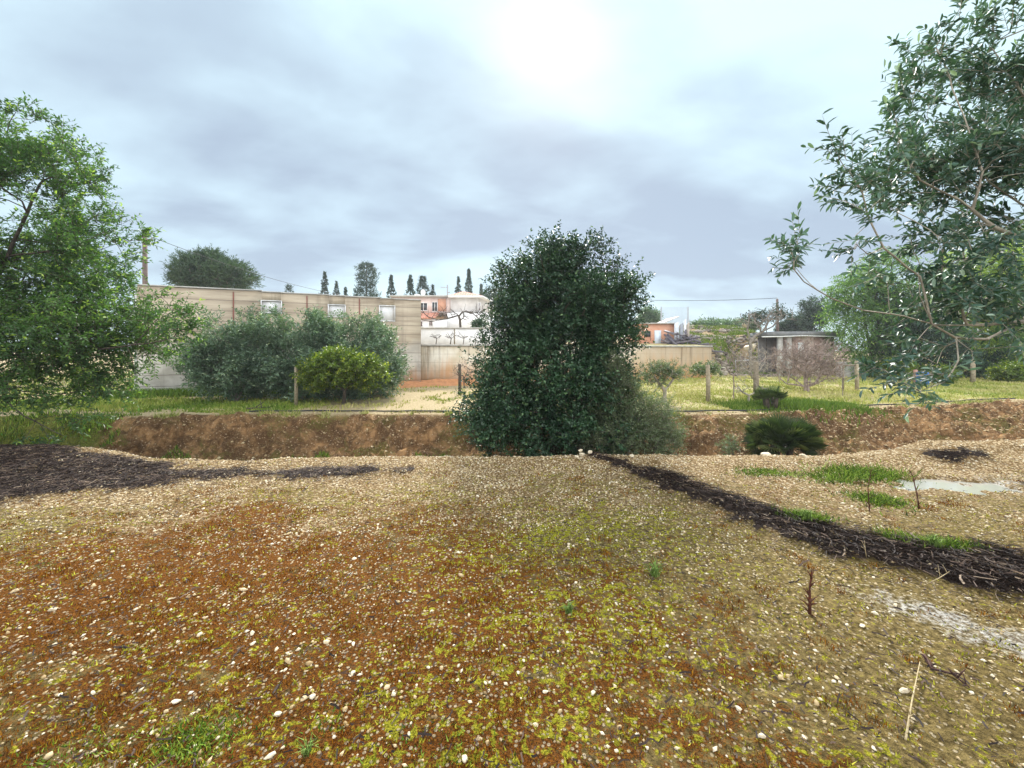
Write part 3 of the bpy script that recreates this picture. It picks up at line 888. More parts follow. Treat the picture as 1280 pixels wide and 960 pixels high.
def leaves(mb, base, axis, normal, L, W, val, shape='diamond', fold=0.18, curl=0.12):
    n_ = len(base); axis = nrm(axis); side = nrm(np.cross(axis, normal)); nn = np.cross(side, axis)
    L = L[:, None]; W = W[:, None]
    if shape == 'diamond':
        v = np.stack([base, base + axis * L * 0.45 + side * W / 2 + nn * W * fold, base + axis * L - nn * L * curl, base + axis * L * 0.45 - side * W / 2 + nn * W * fold], 1)
        b0 = (np.arange(n_) * 4)[:, None]
        f = np.concatenate([b0 + np.array([0, 1, 2]), b0 + np.array([0, 2, 3])]); k_ = 4
    else:  # oval leaf of four faces with a midrib
        v = np.stack([base, base + axis * L * 0.28 + side * W * 0.42 + nn * W * fold, base + axis * L * 0.70 + side * W * 0.44 + nn * W * fold - nn * L * curl * .4,
                      base + axis * L - nn * L * curl, base + axis * L * 0.70 - side * W * 0.44 + nn * W * fold - nn * L * curl * .4, base + axis * L * 0.28 - side * W * 0.42 + nn * W * fold,
                      base + axis * L * 0.5 - nn * L * curl * .2], 1)
        b0 = (np.arange(n_) * 7)[:, None]
        f = np.concatenate([b0 + np.array(q) for q in ((0, 1, 6), (1, 2, 6), (2, 3, 6), (3, 4, 6), (4, 5, 6), (5, 0, 6))]); k_ = 7
    mb.add(v.reshape(-1, 3), f, np.repeat(val, k_))


def sprays(cb, wb, tips, tdir, twigs, tlen, nleaf, L, W, spread=0.9, up=0.25, seed=0, shape='diamond', ang=0.95, stem=0.0015, droop=0.0, val=None, rs=0.0):
    """leafy twigs at each tip: cb crown builder, wb wood builder (or None)"""
    r0 = np.random.default_rng(seed + 7)
    T = np.repeat(tips, twigs, axis=0); D = np.repeat(nrm(tdir), twigs, axis=0)
    n_ = len(T)
    D = nrm(D + r0.normal(size=(n_, 3)) * spread + np.array([0, 0, up]))
    T = T + r0.normal(size=(n_, 3)) * rs
    LL = tlen * (0.5 + r0.random(n_))
    # leaf attachments along each twig
    t = (np.arange(nleaf) + 0.6) / nleaf
    t = t[None, :] + r0.normal(size=(n_, nleaf)) * 0.05
    sag = np.array([0, 0, -droop])
    base = T[:, None] + D[:, None] * (LL[:, None] * t)[..., None] + sag * (LL[:, None] * t ** 2)[..., None]
    ref = nrm(np.cross(D, np.array([0.05, 0.02, 1.0])) + 1e-4)
    perp = np.cross(D, ref)
    sgn = np.where(np.arange(nleaf) % 2 == 0, 1.0, -1.0)[None, :, None]
    roll = r0.normal(size=(n_, nleaf)) * 0.7
    sd = ref[:, None] * np.cos(roll)[..., None] + perp[:, None] * np.sin(roll)[..., None]
    ax = D[:, None] * math.cos(ang) + sd * sgn * math.sin(ang) + r0.normal(size=(n_, nleaf, 3)) * 0.22 + sag * 0.5
    nm = np.array([0, 0, 1.0]) + r0.normal(size=(n_, nleaf, 3)) * 0.55 + D[:, None] * 0.2
    m_ = n_ * nleaf
    l = L * (0.7 + 0.55 * r0.random(m_)); w = W * (0.75 + 0.5 * r0.random(m_))
    vv = np.clip(np.repeat(r0.random(n_), nleaf) * 0.55 + r0.random(m_) * 0.45, 0, 1)
    # young growth: the outermost leaves of some twigs read paler
    vv = np.clip(vv + np.where((np.tile(np.arange(nleaf), n_) >= nleaf - 2) & (np.repeat(r0.random(n_), nleaf) > 0.7), 0.35, 0), 0, 1)
    leaves(cb, base.reshape(-1, 3), ax.reshape(-1, 3), nm.reshape(-1, 3), l, w, vv, shape)
    if wb is not None and stem > 0:
        e = T + D * LL[:, None] + sag * LL[:, None]; mid = T + D * LL[:, None] * 0.5 + sag * LL[:, None] * 0.25
        s1 = nrm(np.cross(D, np.array([0.1, 0.9, 0.3]))) * stem; s2 = nrm(np.cross(D, s1)) * stem
        rows = []
        for p, q in ((T, 1.3), (mid, 1.0), (e, 0.5)):
            rows += [p + s1 * q, p - 0.5 * s1 * q + 0.87 * s2 * q, p - 0.5 * s1 * q - 0.87 * s2 * q]
        v = np.stack(rows, 1); b0 = (np.arange(n_) * 9)[:, None]
        fs = []
        for a in (0, 3):
            for i in range(3):
                j = (i + 1) % 3; fs.append(b0 + np.array([a + i, a + j, a + 3 + j, a + 3 + i]))
        wb.add(v.reshape(-1, 3), np.concatenate(fs))


def tree(name, label, cat, base, limbs, ells, n_attr, lm, bm_, leafkw, seg=0.3, bias=0.5, seed=1, r_tip=0.005, expo=2.3, group=None, wlen=0.35, ncut=0.0, puff=None,
         extra=None, rmax=None, droop=0.0, crown_name='crown', center=None, wig=0.08):
    root = empty(name, base, label, cat, group)
    pts = ell_points(n_attr, ells, bias, seed, ncut)
    if puff:
        kk_, pr = puff; r1 = np.random.default_rng(seed + 55); cs_ = pts[:max(8, n_attr // kk_)]
        pts = np.repeat(cs_, kk_, axis=0) + nrm(r1.normal(size=(len(cs_) * kk_, 3))) * pr * (0.6 + 0.6 * r1.random((len(cs_) * kk_, 1)))
    if extra is not None: pts = np.concatenate([pts, extra])
    pos, par, tips = grow(limbs, pts, seg, wlen, droop, seed, wig)
    wb, cb = MB(), MB()
    wood_mesh(wb, pos, par, r_tip, expo, 8, rmax)
    cc = np.mean([e[:3] for e in ells], axis=0) if center is None else np.array(center)
    td = nrm(pos[tips] - pos[par[tips]]) * 0.6 + nrm(pos[tips] - cc) * 0.7
    if leafkw: sprays(cb, wb, pos[tips], td, seed=seed, **leafkw)
    wb.build('trunk', bm_, root, True)
    if leafkw: cb.build(crown_name, lm, root)
    return root


BARK_GREY = bark_mat('grey_bark', (0.13, 0.11, 0.09), (0.28, 0.25, 0.21))
BARK_DARK = bark_mat('dark_bark', (0.035, 0.028, 0.022), (0.10, 0.08, 0.06))
BARK_PINK = bark_mat('pinkish_twigs', (0.17, 0.125, 0.105), (0.40, 0.325, 0.285))
BARK_PALE = bark_mat('pale_bark', (0.24, 0.21, 0.17), (0.42, 0.38, 0.31))

L_OAK = leaf_mat('evergreen_leaf', (0.012, 0.034, 0.018), (0.045, 0.105, 0.046), (0.13, 0.22, 0.09), 0.14, 0.36)
L_CAROB = leaf_mat('carob_leaf', (0.024, 0.062, 0.046), (0.105, 0.19, 0.145), (0.30, 0.40, 0.31), 0.20, 0.42, 1.8, 0.5)
L_LEFT = leaf_mat('left_tree_leaf', (0.028, 0.080, 0.030), (0.115, 0.21, 0.060), (0.34, 0.46, 0.10), 0.42, 0.45, 0.9)
L_OLIVE = leaf_mat('olive_leaf', (0.060, 0.095, 0.045), (0.18, 0.24, 0.12), (0.32, 0.38, 0.22), 0.25, 0.5)
L_GREYBUSH = leaf_mat('grey_green_leaf', (0.055, 0.105, 0.065), (0.18, 0.27, 0.175), (0.36, 0.44, 0.30), 0.22, 0.45, 0.8)
L_CITRUS = leaf_mat('citrus_leaf', (0.050, 0.095, 0.012), (0.18, 0.25, 0.028), (0.44, 0.45, 0.06), 0.35, 0.4)
L_PEPPER = leaf_mat('pepper_tree_leaf', (0.05, 0.12, 0.035), (0.16, 0.27, 0.07), (0.30, 0.42, 0.12), 0.4, 0.5, 0.5)
L_BRIGHT = leaf_mat('bright_tree_leaf', (0.12, 0.20, 0.030), (0.34, 0.44, 0.07), (0.5, 0.55, 0.12), 0.4, 0.5, 0.5)
L_FAR = leaf_mat('far_tree_leaf', (0.020, 0.045, 0.030), (0.060, 0.105, 0.065), None, 0.15, 0.6, 0.4)
L_PINE = leaf_mat('pine_needles', (0.025, 0.055, 0.030), (0.080, 0.135, 0.070), None, 0.2, 0.6, 0.5)
L_PALM = leaf_mat('palm_leaf', (0.016, 0.036, 0.012), (0.085, 0.13, 0.045), (0.20, 0.24, 0.09), 0.2, 0.45, 3)


def E(px, py, Yd, rpx, rpy, ry):
    """ellipsoid by the place and half-size it has in the photograph at distance Yd"""
    p = P(px, py, Yd); return (p[0], p[1], p[2], rpx / F * Yd, ry, rpy / F * Yd)


# --- big evergreen in the middle, standing in the gully
Yt = 8.75
base = P(695, 590, Yt); base[2] = float(H(base[0], base[1])) - 0.05
ells = [E(690, 470, Yt, 92, 105, 1.45), E(700, 380, Yt, 84, 74, 1.25), E(674, 352, Yt, 30, 34, .7), E(722, 342, Yt, 44, 38, .7), E(750, 382, Yt, 40, 38, .8),
        E(630, 490, Yt, 40, 70, 1.0), E(765, 400, Yt, 30, 40, .7), E(650, 415, Yt, 32, 46, .9), E(700, 535, Yt, 100, 50, 1.2), E(742, 470, Yt, 30, 60, .9),
        E(610, 515, Yt, 26, 50, .8), E(700, 430, Yt, 60, 60, .9), E(690, 450, Yt - .5, 60, 45, .9)]
limbs = [[base, base + (0, 0, 0.5)], [base + (0, 0, .5), P(690, 480, Yt), P(700, 380, Yt)], [base + (0, 0, .5), P(735, 480, Yt), P(755, 400, Yt)],
         [base + (0, 0, .5), P(645, 490, Yt), P(640, 420, Yt)], [base + (0, 0, .5), P(690, 500, Yt - 0.7)], [base + (0, 0, .5), P(690, 500, Yt + 0.8)]]
tips_top = np.array([P(px, py, Yt + d) for px, py, d in ((648, 318, 0), (668, 308, .2), (688, 303, 0), (730, 296, 0), (745, 300, .1), (712, 310, .2), (770, 330, 0), (788, 352, .1), (800, 375, 0),
                                                         (803, 392, 0), (630, 352, 0), (610, 400, 0), (760, 322, -.2), (635, 330, .2), (586, 450, 0), (584, 500, 0))])
tree('evergreen_tree', 'large dense dark green evergreen tree in the middle standing in the gully', 'tree', base, limbs, ells, 3300, L_OAK, BARK_DARK,
     dict(twigs=5, tlen=0.22, nleaf=9, L=0.066, W=0.036, spread=1.0, up=0.30, rs=0.07, stem=0), seg=0.22, bias=0.5, seed=11, extra=tips_top, ncut=0.0, puff=(6, .20))

# --- olive-grey shrub leaning from its right foot
Yo = 8.1
base = P(790, 600, Yo); base[2] = float(H(base[0], base[1])) - 0.05
ells = [E(778, 515, Yo, 34, 48, .5), E(808, 532, Yo, 42, 40, .5), E(760, 540, Yo, 38, 36, .5), E(825, 552, Yo, 26, 22, .4), E(768, 478, Yo, 18, 28, .35)]
tree('olive_shrub', 'loose grey green olive shrub spreading at the right foot of the big evergreen', 'shrub', base,
     [[base, P(780, 540, Yo)], [base, P(810, 560, Yo)], [base, P(760, 560, Yo)]], ells, 620, L_OLIVE, BARK_GREY,
     dict(twigs=6, tlen=0.22, nleaf=12, L=0.048, W=0.013, spread=0.7, up=0.7, rs=0.04), seg=0.2, bias=0.7, seed=12, r_tip=0.003)

# --- tree at the left edge, above the mulch heap
Yl = 7.8
base = np.array([-11.6, 8.5, 0]); base[2] = float(H(-11.6, 8.5)) - 0.1
ells = [E(10, 300, Yl, 110, 120, 1.6), E(60, 410, Yl, 120, 75, 1.7), E(-60, 330, Yl, 150, 180, 1.8), E(115, 420, Yl, 70, 50, 1.2), E(200, 410, Yl - .6, 34, 26, .5), E(50, 480, Yl, 90, 42, 1.4),
        E(20, 210, Yl, 80, 62, 1.2), E(105, 330, Yl, 48, 50, .9)]
limbs = [[base, P(-70, 480, 8.1), P(-40, 400, 8)], [P(-60, 450, 8.1), P(20, 430, 7.8), P(100, 440, 7.6), P(180, 430, 7.2)], [P(-40, 400, 8), P(10, 320, 7.9), P(50, 230, 7.8)],
         [P(-60, 450, 8.1), P(30, 520, 7.6), P(80, 545, 7.3)], [P(-40, 400, 8), P(-60, 280, 8.1), P(-30, 180, 8)], [P(10, 320, 7.9), P(90, 310, 7.8), P(130, 290, 7.7)]]
ex = [P(px, py, Yl + random.uniform(-.5, .3)) for px, py in ((70, 158), (45, 145), (20, 140), (0, 150), (95, 205), (78, 180), (110, 225), (128, 252), (120, 275), (140, 300), (160, 325), (150, 345), (165, 360),
     (178, 292), (180, 303), (176, 300), (200, 370), (210, 385), (225, 395), (235, 410), (222, 430), (205, 445), (190, 455), (170, 470), (150, 490), (120, 520), (60, 545), (90, 530), (140, 480), (215, 405), (195, 400),
     (40, 150), (10, 170), (60, 190), (100, 240), (85, 262), (60, 560), (30, 550), (75, 250))]
tree('carob_tree', 'feathery light green tree reaching in from the left edge over the mulch heap', 'tree', base, limbs, ells, 1150, L_LEFT, BARK_DARK,
     dict(twigs=7, tlen=0.28, nleaf=12, L=0.078, W=0.030, spread=0.75, up=0.28, rs=0.05, stem=0.003), seg=0.25, bias=0.75, seed=13, extra=np.array(ex), ncut=0.40, r_tip=0.005, expo=2.35)

# --- near carob at the right edge
base = np.array([5.0, 3.35, float(H(5.0, 3.35)) - 0.05])
J = P(1330, 410, 3.1)
limbs = [[base, base + (-.1, 0, .9), J], [J, P(1280, 402, 3.0), P(1235, 424, 2.9), P(1195, 422, 2.85), P(1165, 405, 2.85)],
         [J, P(1340, 300, 3.1), P(1350, 150, 3.2), P(1300, 20, 3.2), P(1270, -80, 3.2)],
         [P(1340, 300, 3.1), P(1280, 297, 3.0), P(1245, 285, 2.95), P(1200, 250, 2.9), P(1150, 225, 2.9), P(1128, 190, 2.9)],
         [P(1245, 285, 2.95), P(1205, 270, 2.9)], [P(1215, 262, 2.9), P(1228, 215, 2.9), P(1210, 160, 2.95), P(1190, 110, 3.0)],
         [P(1280, 404, 3.0), P(1230, 406, 2.95), P(1170, 406, 2.9), P(1130, 395, 2.85), P(1080, 388, 2.8), P(1040, 373, 2.75), P(1005, 352, 2.75), P(992, 336, 2.75)],
         [P(1170, 405, 2.85), P(1150, 345, 2.85), P(1105, 310, 2.85), P(1085, 270, 2.85), P(1078, 240, 2.85), P(1062, 215, 2.85)],
         [P(1165, 405, 2.85), P(1150, 370, 2.8), P(1148, 340, 2.8)],
         [P(1200, 424, 2.85), P(1198, 450, 2.8), P(1180, 478, 2.75), P(1150, 489, 2.7), P(1130, 478, 2.7)],
         [P(1350, 150, 3.2), P(1280, 120, 3.1), P(1240, 60, 3.1)], [P(1105, 310, 2.85), P(1085, 318, 2.85), P(1070, 305, 2.85)]]
ells = [E(1250, 90, 3.1, 75, 95, .7), E(1210, 200, 3.0, 80, 60, .55), E(1270, 260, 3.05, 60, 80, .6), E(1190, 320, 2.95, 60, 44, .4), E(1185, 385, 2.95, 74, 34, .4), E(1260, 370, 3.0, 50, 55, .5),
        E(1140, 215, 2.95, 30, 42, .3), E(1190, 430, 2.85, 50, 30, .3), E(1240, 20, 3.15, 70, 50, .6), E(1330, 150, 3.2, 80, 180, .8), E(1120, 430, 2.85, 30, 30, .25)]
ex = [P(px, py, random.uniform(2.7, 2.95)) for px, py in ((995, 335), (990, 320), (986, 308), (996, 303), (1002, 314), (1060, 215), (1050, 200), (1045, 190), (1072, 205), (1085, 200), (1062, 230), (1080, 235), (1055, 250), (1070, 262),
     (1095, 225), (1108, 215), (1115, 170), (1125, 180), (1110, 240), (1120, 265), (1075, 300), (1068, 312), (1090, 320), (1085, 280), (1095, 345), (1110, 360), (1120, 150), (1160, 90), (1170, 60), (1190, 30), (1150, 110),
     (1140, 140), (1135, 485), (1150, 492), (1122, 478), (1145, 470), (1165, 478), (1095, 460), (1110, 465), (1128, 450), (1200, 10), (1180, 75), (1140, 120))]
tree('carob_tree', 'near tree with long dark leaves and pale bare limbs reaching in from the right edge', 'tree', base, limbs, ells, 410, L_CAROB, BARK_PALE,
     dict(twigs=4, tlen=0.15, nleaf=10, L=0.060, W=0.019, spread=0.6, up=0.15, rs=0.02, stem=0.0015, shape='oval'), seg=0.1, bias=0.8, seed=15, extra=np.array(ex), ncut=0.47, r_tip=0.0026, expo=2.25, rmax=0.09, wlen=0.3, wig=0.05,
     center=P(1330, 250, 3.1))

# --- wide grey-green bushes before the tall wall: read as three bushes grown together
for i, (px, pw, top, Yb, lab, sd) in enumerate(((295, 52, 392, 14.6, 'left bush of the grey green row before the tall concrete wall', 21), (375, 62, 386, 15.0, 'middle and tallest bush of the grey green row before the tall concrete wall', 22),
                                                (450, 54, 396, 15.6, 'right bush of the grey green row behind the yellow green citrus', 23))):
    base = P(px, 500, Yb); base[2] = float(H(base[0], base[1])) - 0.03
    hh = (495 - top) / 2
    ells = [E(px, top + hh, Yb, pw * .92, hh, 1.3), E(px - pw * .45, top + hh * 1.1, Yb, pw * .5, hh * .75, 1.0), E(px + pw * .45, top + hh * 1.0, Yb, pw * .5, hh * .75, 1.0), E(px + 5, top + hh * .6, Yb, pw * .5, hh * .55, .8), E(px, top + hh * 1.5, Yb, pw, hh * .6, 1.2)]
    tree('grey_bush', lab, 'bush', base, [[base, P(px, 470, Yb)], [base, P(px - pw * .4, 465, Yb)], [base, P(px + pw * .4, 465, Yb)]], ells, 800, L_GREYBUSH, BARK_GREY,
         dict(twigs=5, tlen=0.28, nleaf=8, L=0.105, W=0.045, spread=0.7, up=0.6, rs=0.08, stem=0), seg=0.35, bias=0.4, seed=sd, puff=(6, .26), group='grey green bushes before the concrete wall')

# --- citrus tree
Yb = 13.6; base = P(430, 505, Yb); base[2] = float(H(base[0], base[1])) - 0.03
ells = [E(428, 462, Yb, 44, 22, 1.0), E(400, 468, Yb, 27, 20, .8), E(458, 468, Yb, 26, 20, .8), E(425, 450, Yb, 30, 14, .6)]
tree('citrus_tree', 'small round yellow green citrus tree in front of the grey green bushes', 'tree', base, [[base, P(431, 488, Yb), P(428, 470, Yb)], [P(431, 488, Yb), P(405, 473, Yb)], [P(431, 488, Yb), P(452, 473, Yb)]], ells, 420, L_CITRUS,
     BARK_DARK, dict(twigs=5, tlen=0.20, nleaf=8, L=0.085, W=0.042, spread=0.9, up=0.4, rs=0.05, stem=0), seg=0.2, bias=0.5, seed=24, r_tip=.006)

# --- small trees of the field
Yb = 13.9; base = P(831, 500, Yb); base[2] = float(H(base[0], base[1])) - 0.02
ells = [E(818, 470, Yb, 22, 17, .5), E(842, 466, Yb, 18, 12, .4), E(826, 462, Yb, 16, 10, .4)]
tree('olive_tree', 'small olive tree with a thick pale trunk between the big evergreen and the field post', 'tree', base, [[base, P(831, 488, Yb)], [P(831, 488, Yb), P(820, 474, Yb)], [P(831, 488, Yb), P(845, 470, Yb)]], ells, 150, L_OLIVE,
     BARK_PALE, dict(twigs=5, tlen=0.16, nleaf=8, L=0.065, W=0.022, spread=0.8, up=0.5, stem=0), seg=0.15, bias=0.7, seed=25, r_tip=.011)
Yb = 15.2; base = P(884, 494, Yb); base[2] = float(H(base[0], base[1])) - 0.02
tree('sapling', 'thin leafy sapling with a flat crown by the field post', 'tree', base, [[base, P(884, 468, Yb)]], [E(886, 462, Yb, 22, 8, .45), E(872, 464, Yb, 10, 7, .3)], 70, L_OLIVE, BARK_GREY,
     dict(twigs=5, tlen=0.16, nleaf=7, L=0.07, W=0.03, spread=0.9, up=0.3, stem=0), seg=0.15, bias=0.8, seed=26, r_tip=.007)


def bare(name, label, base_px, Yb, limbs_px, ells, n_, bm_, r_tip, seed, twigs=4, tl=0.18, seg=0.12, expo=2.2, cat='tree', group=None, rmax=None, wig=.15, zbase=None, bias=.6):
    """a leafless tree: trunk and limbs, with its fine twigs as the crown"""
    base = P(*base_px, Yb); base[2] = (float(H(base[0], base[1])) - 0.03) if zbase is None else zbase
    root = empty(name, base, label, cat, group)
    limbs = [[base] + [P(a, b, Yb) for a, b in limbs_px[0]]] + [[P(a, b, Yb) for a, b in l] for l in limbs_px[1:]]
    pts = ell_points(n_, ells, bias, seed)
    pos, par, tips = grow(limbs, pts, seg, 0.35, 0, seed, wig)
    wb = MB(); wood_mesh(wb, pos, par, r_tip, expo, 7, rmax); wb.build('trunk', bm_, root, True)
    if twigs:
        cb = MB(); T = np.repeat(pos[tips], twigs, axis=0); k_ = len(T); r0 = np.random.default_rng(seed)
        D = nrm(np.repeat(nrm(pos[tips] - pos[par[tips]]), twigs, axis=0) + r0.normal(size=(k_, 3)) * 0.7 + np.array([0, 0, .2]))
        L = tl * (0.5 + r0.random(k_)); bend = r0.normal(size=(k_, 3)) * 0.15
        s1 = nrm(np.cross(D, np.array([.2, .1, .9]))) * r_tip * 0.8; s2 = nrm(np.cross(D, s1)) * r_tip * 0.8
        rows = []
        for q, th in ((0, 1), (.5, .8), (1, .4)):
            p = T + D * (L * q)[:, None] + bend * (L * q * (1 - q) * 2)[:, None]
            rows += [p + s1 * th, p - .5 * s1 * th + .87 * s2 * th, p - .5 * s1 * th - .87 * s2 * th]
        v = np.stack(rows, 1); b0 = (np.arange(k_) * 9)[:, None]; fs = []
        for a in (0, 3):
            for i in range(3):
                j = (i + 1) % 3; fs.append(b0 + np.array([a + i, a + j, a + 3 + j, a + 3 + i]))
        cb.add(v.reshape(-1, 3), np.concatenate(fs)); cb.build('crown', bm_, root)
    return root


Yb = 17.6
bare('bare_tree', 'wide leafless tree with a low forked trunk and a dense dome of pinkish twigs', (1008, 492), Yb, [[(1008, 484), (1000, 480)], [(1008, 484), (996, 481), (984, 480), (986, 470)], [(1008, 484), (1018, 480), (1026, 468)], [(1008, 484), (1006, 470), (1008, 455)]],
     [E(1010, 462, Yb, 34, 18, 1.1), E(985, 455, Yb, 30, 20, 1.0), E(1028, 448, Yb, 26, 20, .9), E(1005, 440, Yb, 36, 16, 1.0), E(1040, 462, Yb, 16, 14, .6)], 420, BARK_PINK, 0.011, 31, 6, 0.24, 0.14, 2.35, bias=.7, rmax=.15)
Yb = 14.9
bare('bare_sapling', 'thin leafless sapling with upright reddish twigs left of the bare wide tree', (917, 494), Yb, [[(917, 470)]], [E(918, 455, Yb, 15, 14, .4), E(918, 445, Yb, 10, 9, .3)], 60, BARK_PINK, .005, 32, 3, .2)
Yb = 14.3
bare('bare_tree', 'upright leafless pruned tree with a pale trunk beside the dwarf palm', (944, 497), Yb, [[(944, 480), (945, 460)], [(944, 478), (935, 465), (930, 452)], [(945, 470), (955, 455)]], [E(940, 452, Yb, 22, 18, .5), E(950, 465, Yb, 16, 12, .4), E(930, 470, Yb, 12, 10, .4)], 90, BARK_PALE, .0065, 33, 3, .2)
Yb = 13.6
bare('bare_vine', 'low pale pruned stump with short crooked arms left of the dwarf palm', (935, 502), Yb, [[(936, 494)], [(936, 494), (928, 490), (922, 482)], [(936, 494), (945, 490), (952, 484)]], [E(930, 486, Yb, 14, 8, .3), E(948, 487, Yb, 10, 7, .3)], 18, BARK_PALE, .012, 34, 2, .12, cat='shrub')
Yb = 18.8
bare('bare_sapling', 'small leafless sapling with fanned twigs before the stained low wall', (580, 489), Yb, [[(580, 474), (579, 470)]], [E(578, 462, Yb, 16, 9, .5), E(578, 468, Yb, 14, 6, .4)], 40, BARK_DARK, .007, 35, 2, .2)
bare('bare_sapling', 'thinnest leafless sapling before the low white wall at right', (1053, 492), 15.5, [[(1053, 475)]], [E(1053, 468, 15.5, 6, 8, .2)], 10, BARK_GREY, .006, 36, 2, .15)

# --- shrubs in the gully
Yb = 8.9; base = P(916, 580, Yb); base[2] = float(H(base[0], base[1])) - .02
tree('gully_shrub', 'small dark shrub on the gully slope left of the dwarf palm', 'shrub', base, [[base, P(916, 562, Yb)]], [E(916, 556, Yb, 13, 10, .25), E(908, 560, Yb, 9, 7, .2)], 60, L_OLIVE, BARK_DARK,
     dict(twigs=4, tlen=.10, nleaf=7, L=.03, W=.012, stem=0, up=.5), seg=.1, bias=.8, seed=37, r_tip=.003)


def dwarf_palm(label, px, py_base, Yb, n_f, rad, leaf, dead=0, seed=0, z=None, group=None, hgt_=.10):
    base = P(px, py_base, Yb); base[2] = (float(H(base[0], base[1])) - .02) if z is None else z
    root = empty('dwarf_palm', base, label, 'palm', group); r0 = np.random.default_rng(seed)
    sb, cb = MB(), MB()
    for i in range(4):
        a = i * 1.57 + .5; b = base + np.array([math.cos(a) * .12, math.sin(a) * .12, 0])
        sb.tube([b, b + (math.cos(a) * .05, math.sin(a) * .05, hgt_ + .12)], [.07, .055], 8)
    sb.build('trunk', BARK_DARK, root, True)
    for i in range(n_f):
        a = r0.random() * 6.28; el = math.acos(r0.random() ** 0.75 * 0.98) if r0.random() > .1 else 1.5
        el = math.pi / 2 - el - (0.5 if hgt_ > .3 and r0.random() < .35 else 0)
        if hgt_ < .3: el = .35 + el * .7
        d = np.array([math.cos(a) * math.cos(el), math.sin(a) * math.cos(el), math.sin(el) * 1.0])
        s = base + np.array([math.cos(a), math.sin(a), 0]) * .1 + (0, 0, hgt_)
        Lp = rad * (.45 + .35 * r0.random()); e = s + d * Lp
        side = nrm(np.cross(d, (0, 0, 1.0)) + 1e-4); up_ = np.cross(side, d)
        cb.tube([s, (s + e) / 2 + (0, 0, .02), e], [.006, .005, .004], 3, False)
        k_ = 15; th = np.linspace(-1.45, 1.45, k_); tw = r0.normal() * .5
        sd = side * math.cos(tw) + up_ * math.sin(tw); nn = np.cross(sd, d)
        ax = d[None] * np.cos(th)[:, None] + sd[None] * np.sin(th)[:, None] + nn[None] * .12
        bs = np.repeat(e[None], k_, 0)
        leaves(cb, bs, ax, np.repeat(nn[None], k_, 0), leaf * (.7 + .3 * np.cos(th)) * (.8 + .3 * r0.random()), np.full(k_, leaf * .075), np.full(k_, r0.random()), fold=.3, curl=.15)
    cb.build('crown', L_PALM, root)
    return root


dwarf_palm('dark round dwarf palm growing in the gully right of the big evergreen', 977, 590, 8.6, 190, .50, .32, seed=41, hgt_=.92)
dwarf_palm('smaller pale dwarf palm on the field edge just above the dark round one', 963, 512, 12.4, 55, .38, .27, seed=42, hgt_=.26)

# --- grass tufts, dry stalks
TUFT_M = vmat('tuft_green', [(0, (0.06, 0.11, 0.02)), (1, (0.24, 0.36, 0.09))])
DRY_M = vmat('dry_stem', [(0, (0.30, 0.22, 0.11)), (1, (0.55, 0.44, 0.26))])


def tuft(px, py, h, n_, label):
    xx, yy = gp(px, py); z = float(H(xx, yy)); r0 = np.random.default_rng(int(px)); mb = MB()
    for i in range(n_):
        a = r0.random() * 6.28; hh = h * (.5 + .6 * r0.random()); l = hh * (.3 + r0.random() * .9); w = h * .035
        p = np.array([xx + r0.normal() * h * .12, yy + r0.normal() * h * .12, z]); d = np.array([math.cos(a), math.sin(a), 0]); s = np.array([-d[1], d[0], 0]) * w
        m1_ = p + d * l * .35 + (0, 0, hh * .7); t1_ = p + d * l + (0, 0, hh * .85)
        mb.add([p - s, p + s, m1_ + s * .8, m1_ - s * .8, t1_], [(0, 1, 2, 3)], [r0.random()] * 5)
        mb.add([m1_ - s * .8, m1_ + s * .8, t1_], [(0, 1, 2)], [r0.random()] * 3)
    tag(mb.build('grass_tuft', TUFT_M), label, 'grass tuft')


tuft(818, 718, .11, 60, 'bright green grass tuft right of the middle of the clearing')
tuft(711, 768, .085, 50, 'small green grass tuft in the rust moss at the middle of the clearing')
tuft(1008, 655, .13, 50, 'green tuft on the upper edge of the mulch band')
tuft(384, 945, .06, 40, 'dim green tuft at the bottom edge left of the middle')
tuft(1170, 690, .12, 60, 'spiky green tuft rising from the mulch band at right')


def stalk(pts, r, label, m, name='dry_stalk', twig=0, seed=1):
    mb = MB(); mb.tube(np.array(pts), np.linspace(r, r * .35, len(pts)), 5)
    r0 = np.random.default_rng(seed)
    for i in range(twig):
        t = r0.random(); k_ = min(int(t * (len(pts) - 1)), len(pts) - 2); p = np.array(pts[k_]) + (np.array(pts[k_ + 1]) - np.array(pts[k_])) * r0.random()
        d = nrm(r0.normal(size=3) * .6 + np.array([0, 0, .7])); L = .03 + .06 * r0.random()
        mb.tube([p, p + d * L * .5 + (0, 0, .004), p + d * L], [r * .5, r * .4, r * .2], 4)
    tag(mb.build(name, m), label, 'dry stalk')


REDST = plain('red_brown_stem', (0.10, 0.030, 0.015), (0.05, 0.018, 0.012), 40, .8)
xx, yy = gp(1012, 768); z = float(H(xx, yy)); s = yy / F
stalk([(xx, yy, z), (xx + .002, yy, z + 18 * s), (xx, yy, z + 34 * s), (xx + 2 * s, yy, z + 48 * s)], .011, 'upright red brown dock stalk on the bare soil below the mulch band', REDST, twig=16)
xx, yy = gp(1149, 637); z = float(H(xx, yy)); s = yy / F
stalk([(xx, yy, z), (xx - 3 * s, yy, z + 20 * s), (xx - 8 * s, yy, z + 42 * s), (xx - 12 * s, yy, z + 50 * s)], .008, 'thin dark bare stem standing in front of the puddle', REDST, 'dead_weed', twig=8, seed=2)
xx, yy = gp(1087, 640); z = float(H(xx, yy)); s = yy / F
stalk([(xx, yy, z), (xx - 2 * s, yy, z + 30 * s), (xx + 3 * s, yy, z + 55 * s)], .006, 'thin reddish stem among the green weeds left of the puddle', REDST, 'dead_weed', twig=18, seed=3)
